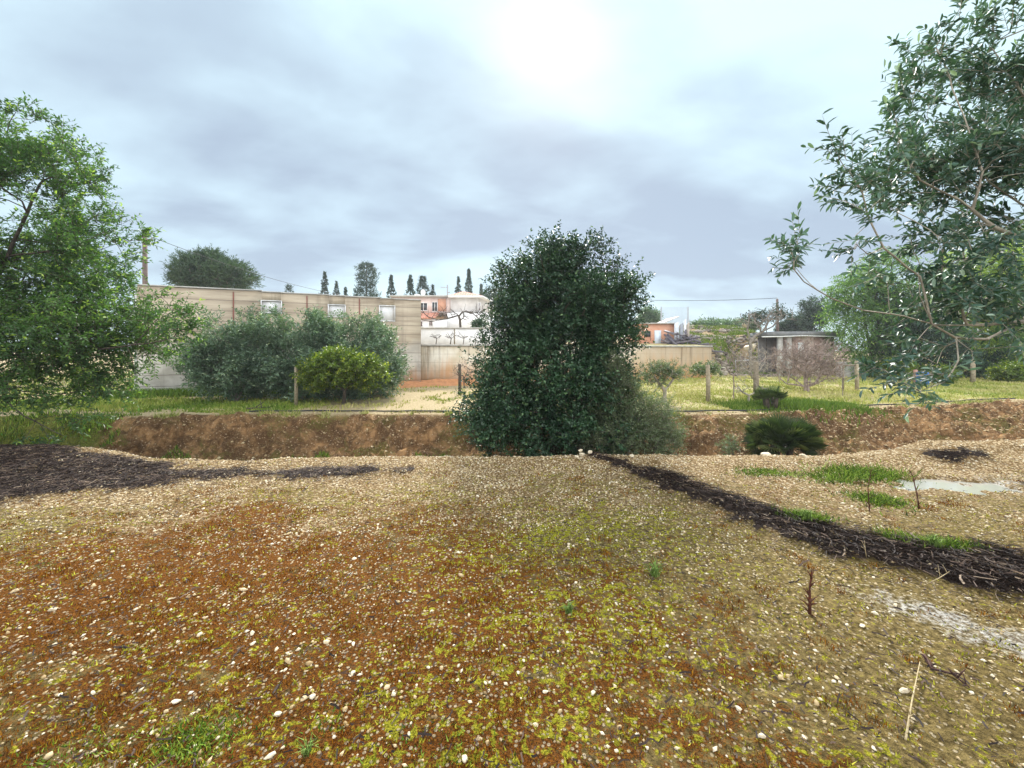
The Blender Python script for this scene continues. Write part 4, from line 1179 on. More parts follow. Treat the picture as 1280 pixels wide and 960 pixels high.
DRYP = plain('straw', (0.52, 0.42, 0.25), (0.34, 0.26, 0.14), 40, .8)
a, b = gp(1132, 925), gp(1150, 835)
stalk([(a[0], a[1], H(*a) + .008), (gp(1140, 880)[0], gp(1140, 880)[1], H(*gp(1140, 880)) + .02), (b[0], b[1], H(*b) + .03)], .005, 'long straw coloured dry stem lying on the soil at lower right', DRYP, twig=5, seed=4)
BRK = plain('dead_wood', (0.09, 0.045, 0.035), (0.04, 0.022, 0.02), 30, .85)
pts = [gp(*q) for q in ((1155, 822), (1165, 838), (1190, 845), (1212, 862))]
stalk([(q[0], q[1], float(H(*q)) + .012) for q in pts], .010, 'dark crooked dead twig beside the dry stem at lower right', BRK, 'dead_twig', twig=8, seed=5)
a, b, cc_ = gp(843, 650), gp(855, 655), gp(868, 700)
for (p0, p1, lab) in (((1160, 728), (1180, 770), 'straw stem sticking out of the lower edge of the mulch band'), ((1083, 700), (1076, 672), 'pale straw stem standing in the mulch band')):
    q0 = gp(*p0); z = float(H(*q0))
    stalk([(q0[0], q0[1], z), (q0[0] + (p1[0] - p0[0]) / F * q0[1] * .5, q0[1] - .02, z + .05), (q0[0] + (p1[0] - p0[0]) / F * q0[1], q0[1] - .04, z + .11)], .004, lab, DRYP, twig=3, seed=6)

# fallen grey branch on the green strip at left
pts = [P(308, 513, 12.4), P(318, 507, 12.5), P(327, 506, 12.6), P(338, 510, 12.7)]
mb = MB(); pts = [np.array([p[0], p[1], float(H(p[0], p[1])) + .05]) for p in pts]; mb.tube(pts, [.03, .028, .022, .012], 6)
mb.tube([pts[1], pts[1] + (.15, .2, .16)], [.02, .008], 5); mb.tube([pts[2], pts[2] + (-.1, .1, .2)], [.015, .006], 5)
tag(mb.build('fallen_branch', BARK_DARK), 'dark fallen branch lying on the green strip before the tall wall', 'branch')

# irrigation hose along the top of the bank
HOSE = plain('black_hose', (0.02, 0.02, 0.022), (0.04, 0.04, 0.04), 8, .55)
xs_ = np.linspace(-7.3, 17.5, 150); yo = far_edge(xs_) + 0.30 + 0.12 * (fbm(xs_, xs_ * 0, 1.2, 2, 61) - .5) - .15 * ss(-xs_, 5.5, 7.3)
mb = MB(); mb.tube(np.stack([xs_, yo, H(xs_, yo) + .03 + .03 * fbm(xs_, yo, .7, 2, 62)], -1), .022, 6)
tag(mb.build('irrigation_hose', HOSE, None, True), 'long black irrigation hose lying along the top edge of the far bank', 'hose')

# ------------------------------------------------------------------ walls
cm, g = new_mat('cast_concrete_wall')
tcg = g.n('ShaderNodeTexCoord').outputs['Object']
sx = g.n('ShaderNodeSeparateXYZ', None, Vector=tcg); wx, wy, wz = sx.outputs
big = g.noise(tcg, 0.7, 5, 0.6); fine = g.noise(tcg, 9, 5, 0.65)
bands = g.noise(g.scale(tcg, (0.25, 0.25, 3.0)), 1.0, 4, 0.6)
runs = g.noise(g.scale(tcg, (3.0, 3.0, 0.15)), 1.0, 4, 0.6)
low = g.mix(g.ramp(big, .35, .65), (0.40, 0.38, 0.34), (0.72, 0.70, 0.65))
upc = g.mix(g.ramp(bands, .35, .65), (0.30, 0.245, 0.18), (0.47, 0.40, 0.30))
f = g.ramp(g.m('ADD', wz, g.m('MULTIPLY', g.m('SUBTRACT', big, .5), 2.2)), 1.3, 2.4)
col = g.mix(f, low, upc)
col = g.mix(g.m('MULTIPLY', g.ramp(runs, .50, .72), .55), col, (0.20, 0.165, 0.125))
joint = g.ramp(g.m('ABSOLUTE', g.m('SUBTRACT', g.m('FRACT', g.m('DIVIDE', g.m('ADD', wz, g.m('MULTIPLY', big, .05)), 0.42)), .5)), .455, .49)
col = g.mix(g.m('MULTIPLY', joint, .75), col, (0.14, 0.115, 0.09))
ora = g.m('MULTIPLY', g.ramp(wx, -2.4, -0.3), g.ramp(g.m('ADD', wz, g.m('MULTIPLY', runs, 1.6)), 1.9, 0.9))
col = g.mix(g.m('MULTIPLY', ora, .8), col, (0.50, 0.27, 0.13))
out_principled(g, col, .85, g.bump(g.m('SUBTRACT', fine, g.m('MULTIPLY', joint, .8)), .5, .02), .2)
WHITE_P = plain('weathered_white_paint', (0.78, 0.79, 0.80), (0.62, 0.63, 0.64), 3, .6)
RUSTS = plain('rusty_strip', (0.22, 0.075, 0.055), (0.16, 0.07, 0.05), 8, .7)
CAPM = plain('concrete_coping', (0.50, 0.49, 0.46), (0.36, 0.35, 0.32), 5, .8)

# object space for the tall wall: x runs along it, ending at 0 on its right end
wl_len = float(np.linalg.norm(WALL_B - WALL_A)); wdir = (WALL_B - WALL_A) / wl_len; wang = math.atan2(wdir[1], wdir[0])
root = empty('concrete_wall', (WALL_B[0], WALL_B[1], 0.0), 'tall tan and white board marked concrete wall with three small white blocked windows', 'wall')
root.rotation_euler = (0, 0, wang)


def zt(xl): return 4.18 - 0.10 * (xl + wl_len) / wl_len


def local_build(mb, name, mat, parent, smooth=False):
    o = mb.build(name, mat, None, smooth); o.parent = parent; return o


def wall_x(px):      # pixel column -> x along the wall (local)
    k_ = (px - 640) / F
    t = (WALL_B[0] - k_ * WALL_B[1]) / (k_ * wdir[1] - wdir[0]); return t


WIN = []
for px, y0, y1, hw in ((340, 377, 391, 12), (421, 382, 396, 10), (483.5, 383, 401, 9)):
    xl = wall_x(px); d = WALL_B[1] + wdir[1] * xl
    WIN.append((wall_x(px - hw), wall_x(px + hw), EYE + (HOR - y1) / F * d, EYE + (HOR - y0) / F * d))
mb = MB(); th = .15; edges = [-wl_len] + [q for w_ in WIN for q in (w_[0], w_[1])] + [0.0]
# segments between windows and pieces above/below them
for i in range(len(edges) - 1):
    x0, x1 = edges[i], edges[i + 1]
    inwin = [w_ for w_ in WIN if abs(w_[0] - x0) < 1e-6]
    if inwin:
        w_ = inwin[0]; mb.box((x0, -th, -.6), (x1, th, w_[2])); mb.box((x0, -th, w_[3]), (x1, th, zt(x0)))
    else: mb.box((x0, -th, -.6), (x1, th, zt(x0)))
mb.box((-.30, th, -.6), (0, 3.2, 4.07))      # return wall at the right end
local_build(mb, 'masonry', cm, root)
mb = MB()
for i in range(len(edges) - 1): mb.box((edges[i], -th - .03, zt(edges[i]) + .002), (edges[i + 1], th + .03, zt(edges[i]) + .05))
local_build(mb, 'coping', CAPM, root)
for w_ in WIN:
    mb = MB(); mb.box((w_[0], -th + .05, w_[2]), (w_[1], th - .08, w_[3])); wv = local_build(mb, 'window', WHITE_P, root)
    mb = MB(); fw = .035
    mb.box((w_[0] - fw, -th - .02, w_[2] - fw), (w_[1] + fw, -th - .003, w_[2])); mb.box((w_[0] - fw, -th - .02, w_[3]), (w_[1] + fw, -th - .003, w_[3] + fw))
    mb.box((w_[0] - fw, -th - .02, w_[2]), (w_[0], -th - .003, w_[3])); mb.box((w_[1], -th - .02, w_[2]), (w_[1] + fw, -th - .003, w_[3]))
    o = local_build(mb, 'frame', WHITE_P, None) if False else mb.build('frame', WHITE_P, None); o.parent = wv
for px, zb in ((293, 1.6), (384, 2.3), (449, 2.2)):
    xl = wall_x(px); mb = MB(); mb.box((xl - .02, -th - .03, zb), (xl + .02, -th - .003, zt(xl) - .05)); local_build(mb, 'rusty_strip' if px == 293 else 'reddish_joint_strip', RUSTS, root)
mb = MB(); mb.tube([(-wl_len - .08, -.05, -.3), (-wl_len - .08, -.05, 4.15)], .05, 8); local_build(mb, 'downpipe', WHITE_P, root, True)

# low stained retaining wall
lm_, g = new_mat('stained_render')
tcg = g.n('ShaderNodeTexCoord').outputs['Object']; sx = g.n('ShaderNodeSeparateXYZ', None, Vector=tcg); wx, wy, wz = sx.outputs
big = g.noise(tcg, 0.8, 5, .6); fine = g.noise(tcg, 8, 5, .65); runs = g.noise(g.scale(tcg, (3.6, 3.6, .22)), 1.0, 5, .65, .3); runs2 = g.noise(g.scale(tcg, (5, 5, .25)), 1.0, 3, .6)
col = g.mix(g.ramp(big, .35, .65), (0.58, 0.50, 0.36), (0.78, 0.74, 0.64))
rr_ = g.ramp(wx, 10.0, 13.0)
col = g.mix(g.m('MULTIPLY', rr_, .8), col, (0.40, 0.30, 0.19))
blk = g.m('MAXIMUM', g.ramp(g.m('ABSOLUTE', g.m('SUBTRACT', g.m('FRACT', g.m('DIVIDE', wz, .4)), .5)), .45, .49), g.ramp(g.m('ABSOLUTE', g.m('SUBTRACT', g.m('FRACT', g.m('DIVIDE', wx, .95)), .5)), .475, .495))
col = g.mix(g.m('MULTIPLY', blk, .35), col, (0.32, 0.24, 0.15))
orr = g.ramp(g.m('ADD', wz, g.m('MULTIPLY', runs, 2.2)), 2.7, 1.3)
col = g.mix(g.m('MULTIPLY', orr, .75), col, (0.60, 0.30, 0.12))
col = g.mix(g.m('MULTIPLY', g.m('MULTIPLY', g.ramp(runs, .54, .70), g.ramp(wz, .2, 1.4)), .70), col, (0.17, 0.11, 0.06))
col = g.mix(g.m('MULTIPLY', g.ramp(runs2, .6, .75), .45), col, (0.20, 0.16, 0.11))
out_principled(g, col, .85, g.bump(fine, .4, .02), .2)
ll = float(np.linalg.norm(LOW_B - LOW_A)); ldir = (LOW_B - LOW_A) / ll
root = empty('retaining_wall', (LOW_A[0], LOW_A[1], 0), 'low rust streaked retaining wall running behind the big evergreen', 'wall'); root.rotation_euler = (0, 0, math.atan2(ldir[1], ldir[0]))
mb = MB(); mb.box((0, -.15, -.5), (ll, .15, 1.98)); local_build(mb, 'masonry', lm_, root)
mb = MB(); mb.box((-.02, -.20, 1.983), (ll + .02, .19, 2.07)); local_build(mb, 'coping', CAPM, root)
# orange soil heap at the wall foot
so_m = plain('orange_soil', (0.50, 0.24, 0.11), (0.36, 0.17, 0.08), 6, .9, bump=.6)
mb = MB(); xs_ = np.linspace(-5.6, -0.9, 40); rows = []
for j, t in enumerate(np.linspace(0, 1, 7)):
    yy_ = wall_line(xs_) - .18 - t * .9; hz = (1 - t) ** 1.5 * (.18 + .16 * fbm(xs_, yy_, .5, 3, 71)) * ss(xs_, -5.6, -5) * (1 - ss(xs_, -1.6, -.9))
    rows.append(np.stack([xs_, yy_, H(xs_, yy_) + hz - .012], -1))
v = np.concatenate(rows); i_ = np.arange(7 * 40).reshape(7, 40)
mb.add(v, np.stack([i_[:-1, :-1], i_[1:, :-1], i_[1:, 1:], i_[:-1, 1:]], -1).reshape(-1, 4)); tag(mb.build('soil', so_m, None, True), 'orange soil washed up along the wall foot', 'soil', kind='structure')

# white terrace wall and vines
WW = plain('chalky_whitewash', (0.80, 0.80, 0.79), (0.66, 0.66, 0.65), 2.5, .7)
root = empty('terrace_wall', (-5.4, 24, 1.9), 'white terrace wall above the low stained wall and below the house', 'wall')
mb = MB(); mb.box((-5.6, 23.85, 1.6), (1.2, 24.15, 3.0)); mb.build('masonry', WW, root)
mb = MB(); mb.box((-5.62, 23.80, 3.003), (1.22, 24.2, 3.07)); mb.build('coping', CAPM, root)
for i, px in enumerate((545, 563, 579, 594)):
    Yv = 22.4; lab = ['crooked leaning bare vine, leftmost before the white terrace wall', 'straight thin bare vine, second from the left before the white terrace wall', 'arching bare vine, third from the left before the white terrace wall', 'bare vine nearest the big evergreen before the white terrace wall'][i]
    bare('grape_vine', lab, (px - (2 if i == 0 else 0), 436), Yv, [[(px, 430), (px + 1, 423), (px - 1, 421)], [(px + 1, 423), (px - 7, 420)], [(px + 1, 423), (px + 6, 420)]], [E(px, 420, Yv, 9, 3, .3)], 7, BARK_DARK, .012, 50 + i, 2, .22, .15, 2.6, 'vine', 'bare vines before the terrace wall')
mb = MB(); p = P(568, 436, 22.2); mb.tube([(p[0], 22.2, 1.8), (p[0], 22.2, P(568, 411, 22.2)[2])], .035, 6)
POSTM = plain('grey_wood', (0.26, 0.22, 0.16), (0.16, 0.13, 0.09), 12, .85, bump=.4)
tag(mb.build('vine_post', POSTM), 'thin upright post between the vines before the terrace wall', 'post')
bare('fig_tree', 'gnarled leafless tree with long twisting limbs in front of the house', (576, 410), 27.0,
     [[(575, 400), (573, 394), (567, 390), (563, 386)], [(573, 396), (578, 390), (590, 391), (600, 390), (610, 394)], [(573, 394), (560, 398), (548, 400), (535, 396), (528, 388)], [(548, 400), (540, 402), (528, 400)], [(590, 391), (598, 398), (602, 400)],
      [(567, 390), (556, 391), (550, 396)], [(576, 392), (583, 388)]],
     [E(560, 394, 27, 40, 7, .8), E(600, 392, 27, 14, 6, .5)], 40, BARK_DARK, .020, 60, 2, .4, .25, 2.5, zbase=2.2)
for j, (px, pw, lab) in enumerate(((594, 8, 'round dark green shrub under the gnarled bare tree'), )):
    base = P(px + 6, 410, 26.0); base[2] = 2.1
    tree('garden_shrub', lab, 'shrub', base, [[base, base + (0, 0, .6)]], [E(px + 4, 406, 26.0, pw, 5, .5)], 60, L_OAK, BARK_DARK, dict(twigs=4, tlen=.2, nleaf=6, L=.12, W=.06, stem=0), seed=61, seg=.2)

# ------------------------------------------------------------------ house
YH = 42.0


def hx(px): return (px - 640) / F * YH
def hz(py): return EYE + (HOR - py) / F * YH


PINK = plain('pink_render', (0.72, 0.60, 0.56), (0.60, 0.46, 0.42), 2, .8)
GREYR = plain('pale_grey_render', (0.62, 0.60, 0.58), (0.50, 0.47, 0.45), 1.5, .8)
WHT = plain('bright_white_render', (0.80, 0.80, 0.80), (0.70, 0.70, 0.70), 2, .7)
GLASS = plain('dark_window_glass', (0.03, 0.035, 0.04), (0.05, 0.055, 0.06), 3, .15, .6)
SHUT = plain('brown_shutter', (0.12, 0.06, 0.055), (0.09, 0.05, 0.045), 6, .6)


def brick_mat(name, a, b, mortar, sc):
    m, g = new_mat(name); t = g.n('ShaderNodeTexCoord').outputs['Object']
    s = g.n('ShaderNodeSeparateXYZ', None, Vector=t); v = g.n('ShaderNodeCombineXYZ', None, X=g.m('ADD', s.outputs[0], s.outputs[1]), Y=s.outputs[2], Z=0.0).outputs[0]
    bt = g.n('ShaderNodeTexBrick', None, Vector=v, Color1=a, Color2=b, Mortar=mortar, Scale=sc)
    out_principled(g, g.mix(g.m('MULTIPLY', g.noise(t, 1.5, 4), .5), bt.outputs[0], (0.5, 0.4, 0.32)), .85); return m


BRICK = brick_mat('orange_brick', (0.55, 0.18, 0.08), (0.62, 0.26, 0.13), (0.5, 0.42, 0.36), 3)
tm, g = new_mat('roof_tiles'); t_ = g.n('ShaderNodeTexCoord').outputs['Object']; s_x = g.n('ShaderNodeSeparateXYZ', None, Vector=t_).outputs
wv_ = g.m('SINE', g.m('MULTIPLY', s_x[0], 25.0)); nn_ = g.noise(t_, 6, 3)
out_principled(g, g.mix(g.ramp(nn_, .3, .7), (0.48, 0.17, 0.11), (0.66, 0.36, 0.27)), .85, g.bump(wv_, .6, .05))
house = empty('house', (hx(560), YH + 3, 2.4), 'two storey house with red tiled hip roof and orange brick patch above the white terrace', 'house')


def hbox(name, px0, px1, py0, py1, y0, y1, mat, parent=house):
    mb = MB(); mb.box((hx(px0), y0, hz(py1)), (hx(px1), y1, hz(py0)))
    if parent is not house:
        mbo = mb.build(name, mat, None); mbo.parent = parent
        for vv in mbo.data.vertices: vv.co -= house.location
        return mbo
    return mb.build(name, mat, parent)


def window(px0, px1, py0, py1, y, gl=GLASS, fm=WHT):
    w_ = hbox('window', px0, px1, py0, py1, y - .03, y + .10, gl)
    mb = MB(); t = .05
    X0, X1, Z0, Z1 = hx(px0), hx(px1), hz(py1), hz(py0)
    mb.box((X0 - t, y - .08, Z0 - t), (X1 + t, y - .005, Z0)); mb.box((X0 - t, y - .08, Z1), (X1 + t, y - .005, Z1 + t))
    mb.box((X0 - t, y - .08, Z0), (X0, y - .005, Z1)); mb.box((X1, y - .08, Z0), (X1 + t, y - .005, Z1)); mb.box(((X0 + X1) / 2 - .02, y - .06, Z0), ((X0 + X1) / 2 + .02, y - .033, Z1))
    o = mb.build('frame', fm, None); o.parent = w_
    for vv in o.data.vertices: vv.co -= house.location
    return w_


hbox('wall', 490, 564, 371.5, 392, YH, YH + 8, PINK)                       # left upper volume
b = hbox('wall', 564.3, 597, 371.5, 392, YH - .6, YH + 7, GREYR); b['label'] = 'pale grey rendered right wing'
# right wing side wall turned away from us
mb = MB(); mb.obox((hx(597) + .02, YH - .6), (hx(597) + 1.9, YH + 7), .2, hz(392), hz(372)); mb.build('side_wall', GREYR, house)
mb = MB(); mb.box((hx(488), YH - .35, hz(371.4)), (hx(564) - .03, YH + 8.2, hz(369.6))); mb.build('eave_slab', CAPM, house)
hbox('brick_patch', 547.5, 557.5, 373.5, 389, YH - .06, YH - .004, BRICK)
hbox('brick_corner', 558.5, 563.6, 372.5, 391, YH - .04, YH - .004, PINK)
# hip roof over the right wing
X0, X1 = hx(562), hx(597) + 2.2; y0_, y1_ = YH - 1.1, YH + 7.6; ze, zr = hz(371.3), hz(362.0)
mb = MB(); rx0, rx1 = X0 + 1.2, X0 + 2.0
mb.add([(X0, y0_, ze), (X1 - 1.6, y0_, ze), (X1, y1_, ze), (X0, y1_, ze), (rx0, y0_ + 2.2, zr), (rx1, y1_ - 2.2, zr)], [(0, 1, 4, 4), (3, 0, 4, 5), (1, 2, 5, 4), (2, 3, 5, 5), (0, 3, 2, 1)])
mb2 = MB(); mb2.add(np.concatenate(mb.v), [(0, 1, 4)]); mb2.add(np.concatenate(mb.v), [(0, 4, 5, 3)]); mb2.add(np.concatenate(mb.v), [(1, 2, 5, 4)]); mb2.add(np.concatenate(mb.v), [(2, 3, 5)])
rf_ = mb2.build('roof', tm, house)
mb = MB(); mb.add([(X0, y0_, ze - .16), (X1 - 1.6, y0_, ze - .16), (X1, y1_, ze - .16), (X0, y1_, ze - .16), (X0, y0_, ze - .004), (X1 - 1.6, y0_, ze - .004), (X1, y1_, ze - .004), (X0, y1_, ze - .004)],
                  [(0, 3, 2, 1), (4, 5, 6, 7), (0, 1, 5, 4), (1, 2, 6, 5), (2, 3, 7, 6), (3, 0, 4, 7)]); mb.build('eave', WHT, house)
window(540.5, 546.5, 378, 389, YH, GLASS); window(525, 534, 379, 388, YH, GLASS)
hbox('chimney', 515, 521, 366, 372, YH + 1, YH + 1.5, WHT)
window(599, 601, 380, 390, YH - .72, SHUT)
# lower tiled lean-to and white ground floor
mb = MB(); a0, a1 = hx(522), hx(549); mb.add([(a0, YH - 2.6, hz(399.5)), (a1, YH - 2.6, hz(399.5)), (a1, YH - .02, hz(391)), (a0, YH - .02, hz(391)), (a0, YH - 2.6, hz(401)), (a1, YH - 2.6, hz(401)), (a1, YH - .02, hz(392.5)), (a0, YH - .02, hz(392.5))],
                                             [(0, 1, 2, 3), (7, 6, 5, 4), (0, 4, 5, 1), (1, 5, 6, 2), (3, 7, 4, 0)]); o = mb.build('roof', tm, house); o['label'] = 'low lean-to roof of red tiles'
hbox('ground_floor', 518, 562, 401.2, 418, YH - 2.3, YH - .1, WHT)
hbox('ground_floor', 562.2, 611, 392.2, 418, YH - 1.6, YH + 5, WHT)
window(526.5, 534, 404, 410, YH - 2.3, SHUT); window(542.5, 546, 403, 409, YH - 2.3, SHUT)
MET = plain('grey_metal', (0.35, 0.36, 0.38), (0.28, 0.29, 0.30), 10, .4, .5)
mb = MB(); xa = hx(555.5); mb.tube([(xa, YH + 2, hz(372)), (xa, YH + 2, hz(352))], .07, 6); mb.tube([(xa - .7, YH + 2, hz(355.5)), (xa + .1, YH + 2, hz(355.5))], .03, 5)
for q in (-.65, -.45, -.25): mb.tube([(xa + q, YH + 1.75, hz(355.5)), (xa + q, YH + 2.25, hz(355.5))], .02, 4)
mb.tube([(xa, YH + 2, hz(362)), (xa + .25, YH + 2, hz(362))], .06, 6)
mb.build('antenna', MET, house)
mb = MB(); c0 = np.array([hx(525), YH + 1.4, hz(363)]); kk = 14; rings = [[c0 + (0, .12, 0)]]
v = [c0 + (0.05, .12, 0)]
for rr_ in (.16, .32):
    for i in range(kk):
        a = i / kk * 6.283; v.append(c0 + (math.cos(a) * rr_ * .8, .12 - rr_ * rr_ * .6 - .1 * math.sin(a), math.sin(a) * rr_))
fs = [(0, 1 + i, 1 + (i + 1) % kk) for i in range(kk)]; mb.add(v, fs); mb3 = MB(); mb3.add(v, fs); mb3.add(v, [(1 + i, 1 + kk + i, 1 + kk + (i + 1) % kk, 1 + (i + 1) % kk) for i in range(kk)])
mb3.tube([c0 + (0, .15, 0), c0 + (0, .2, -.5)], .04, 5); mb3.build('satellite_dish', WHT, house)

# ------------------------------------------------------------------ shack with scrap right of the big tree
YS = 29.0


def sp(px, py, y=YS): return P(px, py, y)


gz_ = float(H(10.5, YS))
shack = empty('shack', (sp(822, 0)[0], YS, gz_), 'low orange brick shack with a flat roof and pale door above the streaked wall', 'shack')
mb = MB(); x0, x1 = sp(800, 0)[0], sp(846, 0)[0]; z1 = sp(0, 405)[2]; mb.box((x0, YS, gz_ - .5), (x1, YS + 3, z1)); mb.build('wall', BRICK, shack)
mb = MB(); mb.box((x0 - .1, YS - .15, z1 + .003), (x1 + .1, YS + 3.1, z1 + .08)); o = mb.build('roof', CAPM, shack)
mb = MB(); mb.box((sp(818, 0)[0], YS - .06, gz_ - .3), (sp(826, 0)[0], YS - .004, sp(0, 413)[2])); mb.build('door', plain('pale_blue_paint', (0.60, 0.68, 0.76), (0.50, 0.56, 0.62), 4, .6), shack)
mb = MB(); mb.box((sp(805, 0)[0], YS - .05, sp(0, 421)[2]), (sp(813, 0)[0], YS - .004, sp(0, 414)[2])); mb.build('window', GLASS, shack)
tarp = plain('faded_tarp', (0.55, 0.50, 0.44), (0.42, 0.38, 0.33), 2, .7)
mb = MB(); p = [sp(826, 405), sp(849, 395), sp(849, 405)]; mb.add([p[0], p[1], p[1] + (0, 2.5, 0), p[0] + (0, 2.5, 0)], [(0, 1, 2, 3)])
mb.add([p[0] - (0, 0, .05), p[1] - (0, 0, .05), p[1] + (0, 2.5, -.05), p[0] + (0, 2.5, -.05)], [(3, 2, 1, 0)]); mb.add([p[0], p[1], p[1] - (0, 0, .05), p[0] - (0, 0, .05)], [(0, 3, 2, 1)])
tag(mb.build('tarp_sheet', tarp), 'tilted faded sheet propped beside the shack roof', 'sheet')
for i, (px0, px1, py0, py1, c_, lab) in enumerate(((843, 849, 401, 424, (0.62, 0.66, 0.72), 'pale grey upright board leaning at the right of the shack'), (850, 854, 403, 424, (0.30, 0.32, 0.36), 'dark grey upright board beside the pale one by the shack'),
                                                   (855, 858, 398, 424, (0.66, 0.68, 0.70), 'narrow whitish board standing right of the dark board'), (859, 862, 402, 424, (0.40, 0.34, 0.28), 'brownish board, rightmost of the boards by the shack'))):
    mb = MB(); a = sp(px0, py1, YS - .6); b = sp(px1, py0, YS - .6); mb.add([(a[0], a[1], gz_ - .1), (b[0], a[1], gz_ - .1), (b[0] + .12, a[1] + .3, b[2]), (a[0] + .12, a[1] + .3, b[2] - .15)] +
                                                                       [(a[0], a[1] + .05, gz_ - .1), (b[0], a[1] + .05, gz_ - .1), (b[0] + .12, a[1] + .35, b[2]), (a[0] + .12, a[1] + .35, b[2] - .15)], [(0, 1, 2, 3), (7, 6, 5, 4), (0, 4, 5, 1), (1, 5, 6, 2), (2, 6, 7, 3), (3, 7, 4, 0)])
    tag(mb.build('board', plain('board_paint_%d' % i, c_)), lab, 'board')
# wire mesh pen above the shack
mb = MB(); YM = 30.5
for i in range(22):
    px = 827 + i * 1.55; mb.tube([sp(px, 424, YM), sp(px, 384, YM)], .007, 3)
for i in range(16):
    py = 385 + i * 2.5; mb.tube([sp(827, py, YM), sp(859.5, py, YM)], .007, 3)
pen = empty('mesh_fence', (sp(843, 0, YM)[0], YM, gz_), 'tall wire mesh fence panel rising behind the shack', 'fence')
mb.build('mesh', MET, pen)
for px, top in ((826.5, 383.5), (860, 383.5)):
    mb = MB(); a = sp(px, top, YM); mb.tube([(a[0], YM, gz_ - .2), (a[0], YM, a[2])], .045, 6); mb.build('post', MET, pen)
# heap of dark scrap
mb = MB(); r0 = np.random.default_rng(5)
for i in range(60):
    a = sp(835 + 48 * r0.random(), 428, 27.2 + r0.random() * 1.2); z = float(H(a[0], a[1])) + r0.random() ** 1.5 * .75
    d = r0.normal(size=3) * (.45, .45, .14); mb.tube([np.array([a[0], a[1], z]) - d, np.array([a[0], a[1], z]) + d], .03 + .05 * r0.random(), 5)
tag(mb.build('scrap_heap', plain('dark_scrap', (0.11, 0.10, 0.13), (0.17, 0.15, 0.15), 4, .7)), 'heap of dark scrap and branches on the streaked wall right of the shack', 'scrap heap')

# ------------------------------------------------------------------ terraced hillside, stones
mb = MB(); n_ = 3200; xx = 11.8 + 8.5 * rng.random(n_)
rowsy = np.array([26.9, 27.5, 28.4, 31.2, 32.2, 34.6, 36.2, 37.6]); yy = rowsy[rng.integers(0, 8, n_)] + rng.normal(0, .22, n_)
pebbles(mb, xx, yy, .08 + .16 * rng.random(n_) ** 1.5, rng.random(n_), flat=(.35, .6), shape='ico', sink=.3)
drys = vmat('grey_field_stone', [(0, (0.10, 0.085, 0.07)), (.5, (0.27, 0.23, 0.19)), (1, (0.48, 0.43, 0.36))])
tag(mb.build('dry_stone_terraces', drys), 'tumbled grey dry stone terraces on the hillside right of the streaked wall', 'rubble', kind='stuff')
mb = MB(); n_ = 22000; xx = 11 + 12 * rng.random(n_); yy = 27 + 12 * rng.random(n_); keep = fbm(xx, yy, 1.2, 3, 77) > .48; xx, yy = xx[keep], yy[keep]
blades(mb, xx, yy, .10 + .2 * rng.random(len(xx)), .07 + 0 * xx, rng.random(len(xx)) * .45, .8)
tag(mb.build('hillside_grass', bpy.data.materials['field_grass']), 'green grass between the stone terraces', 'grass', kind='stuff')
for px, py, s, lab in ((937, 434, .75, 'large pale boulder below the forked bare tree on the hillside'), (931, 405, .4, 'pale stone block behind the left limb of the hillside tree')):
    s = s * .7; Yb = 27.3 if s > .5 else 28.6; p = P(px, py, Yb); o = stone(p[0], Yb, s, .6, lab, name='boulder'); o.location[2] = p[2] - .1
# old forked tree on the hillside
bare('almond_tree', 'old forked tree with dark twisting limbs on the terraced hillside', (938, 437), 26.6, [[(938, 430), (937, 424)], [(938, 428), (944, 420), (954, 414), (966, 408), (972, 400)], [(937, 424), (934, 412), (936, 400)], [(954, 414), (960, 403)]],
     [E(955, 397, 26.6, 20, 10, .9), E(940, 402, 26.6, 14, 9, .7), E(975, 396, 26.6, 14, 9, .7)], 60, BARK_GREY, .02, 63, 3, .35, .25, 2.1, zbase=float(H(P(938, 0, 26.6)[0], 26.6)))
base = P(958, 408, 27.5); base[2] = float(H(base[0], 27.5))
tree('scrub_tree', 'thin leafed scrub tree whose leaves show behind the utility pole', 'tree', base, [[base, P(958, 405, 27.5)]], [E(950, 396, 27.5, 20, 9, .8), E(972, 394, 27.5, 14, 9, .7)], 60, L_FAR, BARK_DARK, dict(twigs=4, tlen=.35, nleaf=7, L=.16, W=.06, stem=0, spread=.9), seg=.3, seed=64, bias=.9)

# ------------------------------------------------------------------ shed and walls at right
YD = 26.0
shed = empty('shed', (P(1020, 0, YD)[0], YD, .3), 'long open fronted shed with a flat roof and reddish block wall at right', 'shed')
REDW = plain('reddish_blockwork', (0.50, 0.32, 0.28), (0.74, 0.66, 0.60), 1.3, .85)
zr = P(0, 417, YD)[2]; zl = P(0, 421, YD)[2]
x0, xm, x1 = P(972, 0, YD)[0], P(998, 0, YD)[0], P(1046, 0, YD)[0]
mb = MB(); mb.box((xm, YD + .2, -.2), (x1, YD + 2.1, zr - .15)); mb.build('wall', REDW, shed)
mb = MB(); mb.box((x0, YD + 2.0, -.2), (xm - .01, YD + 2.1, zr - .15)); mb.build('back_wall', plain('dark_block', (0.22, 0.21, 0.21)), shed)
mb = MB(); mb.box((x0 - .4, YD - .3, zr - .145), (x1 + .3, YD + 2.3, zr + .12)); mb.build('roof', plain('dark_sheet_roof', (0.15, 0.16, 0.17), (0.24, 0.24, 0.24), 3, .6), shed)
mb = MB(); mb.tube([(x0 - 1.2, YD - .42, zl - .02), (x0, YD - .42, zl), (xm, YD - .42, zl + .05), (x1 + .2, YD - .42, zl - .02)], .035, 6); mb.build('gutter_pipe', WHITE_P, shed, True)
for px in (986, 975):
    mb = MB(); a = P(px, 0, YD)[0]; mb.box((a - .12, YD - .1, -.2), (a + .12, YD + .14, zr - .15)); mb.build('pillar', CAPM, shed)
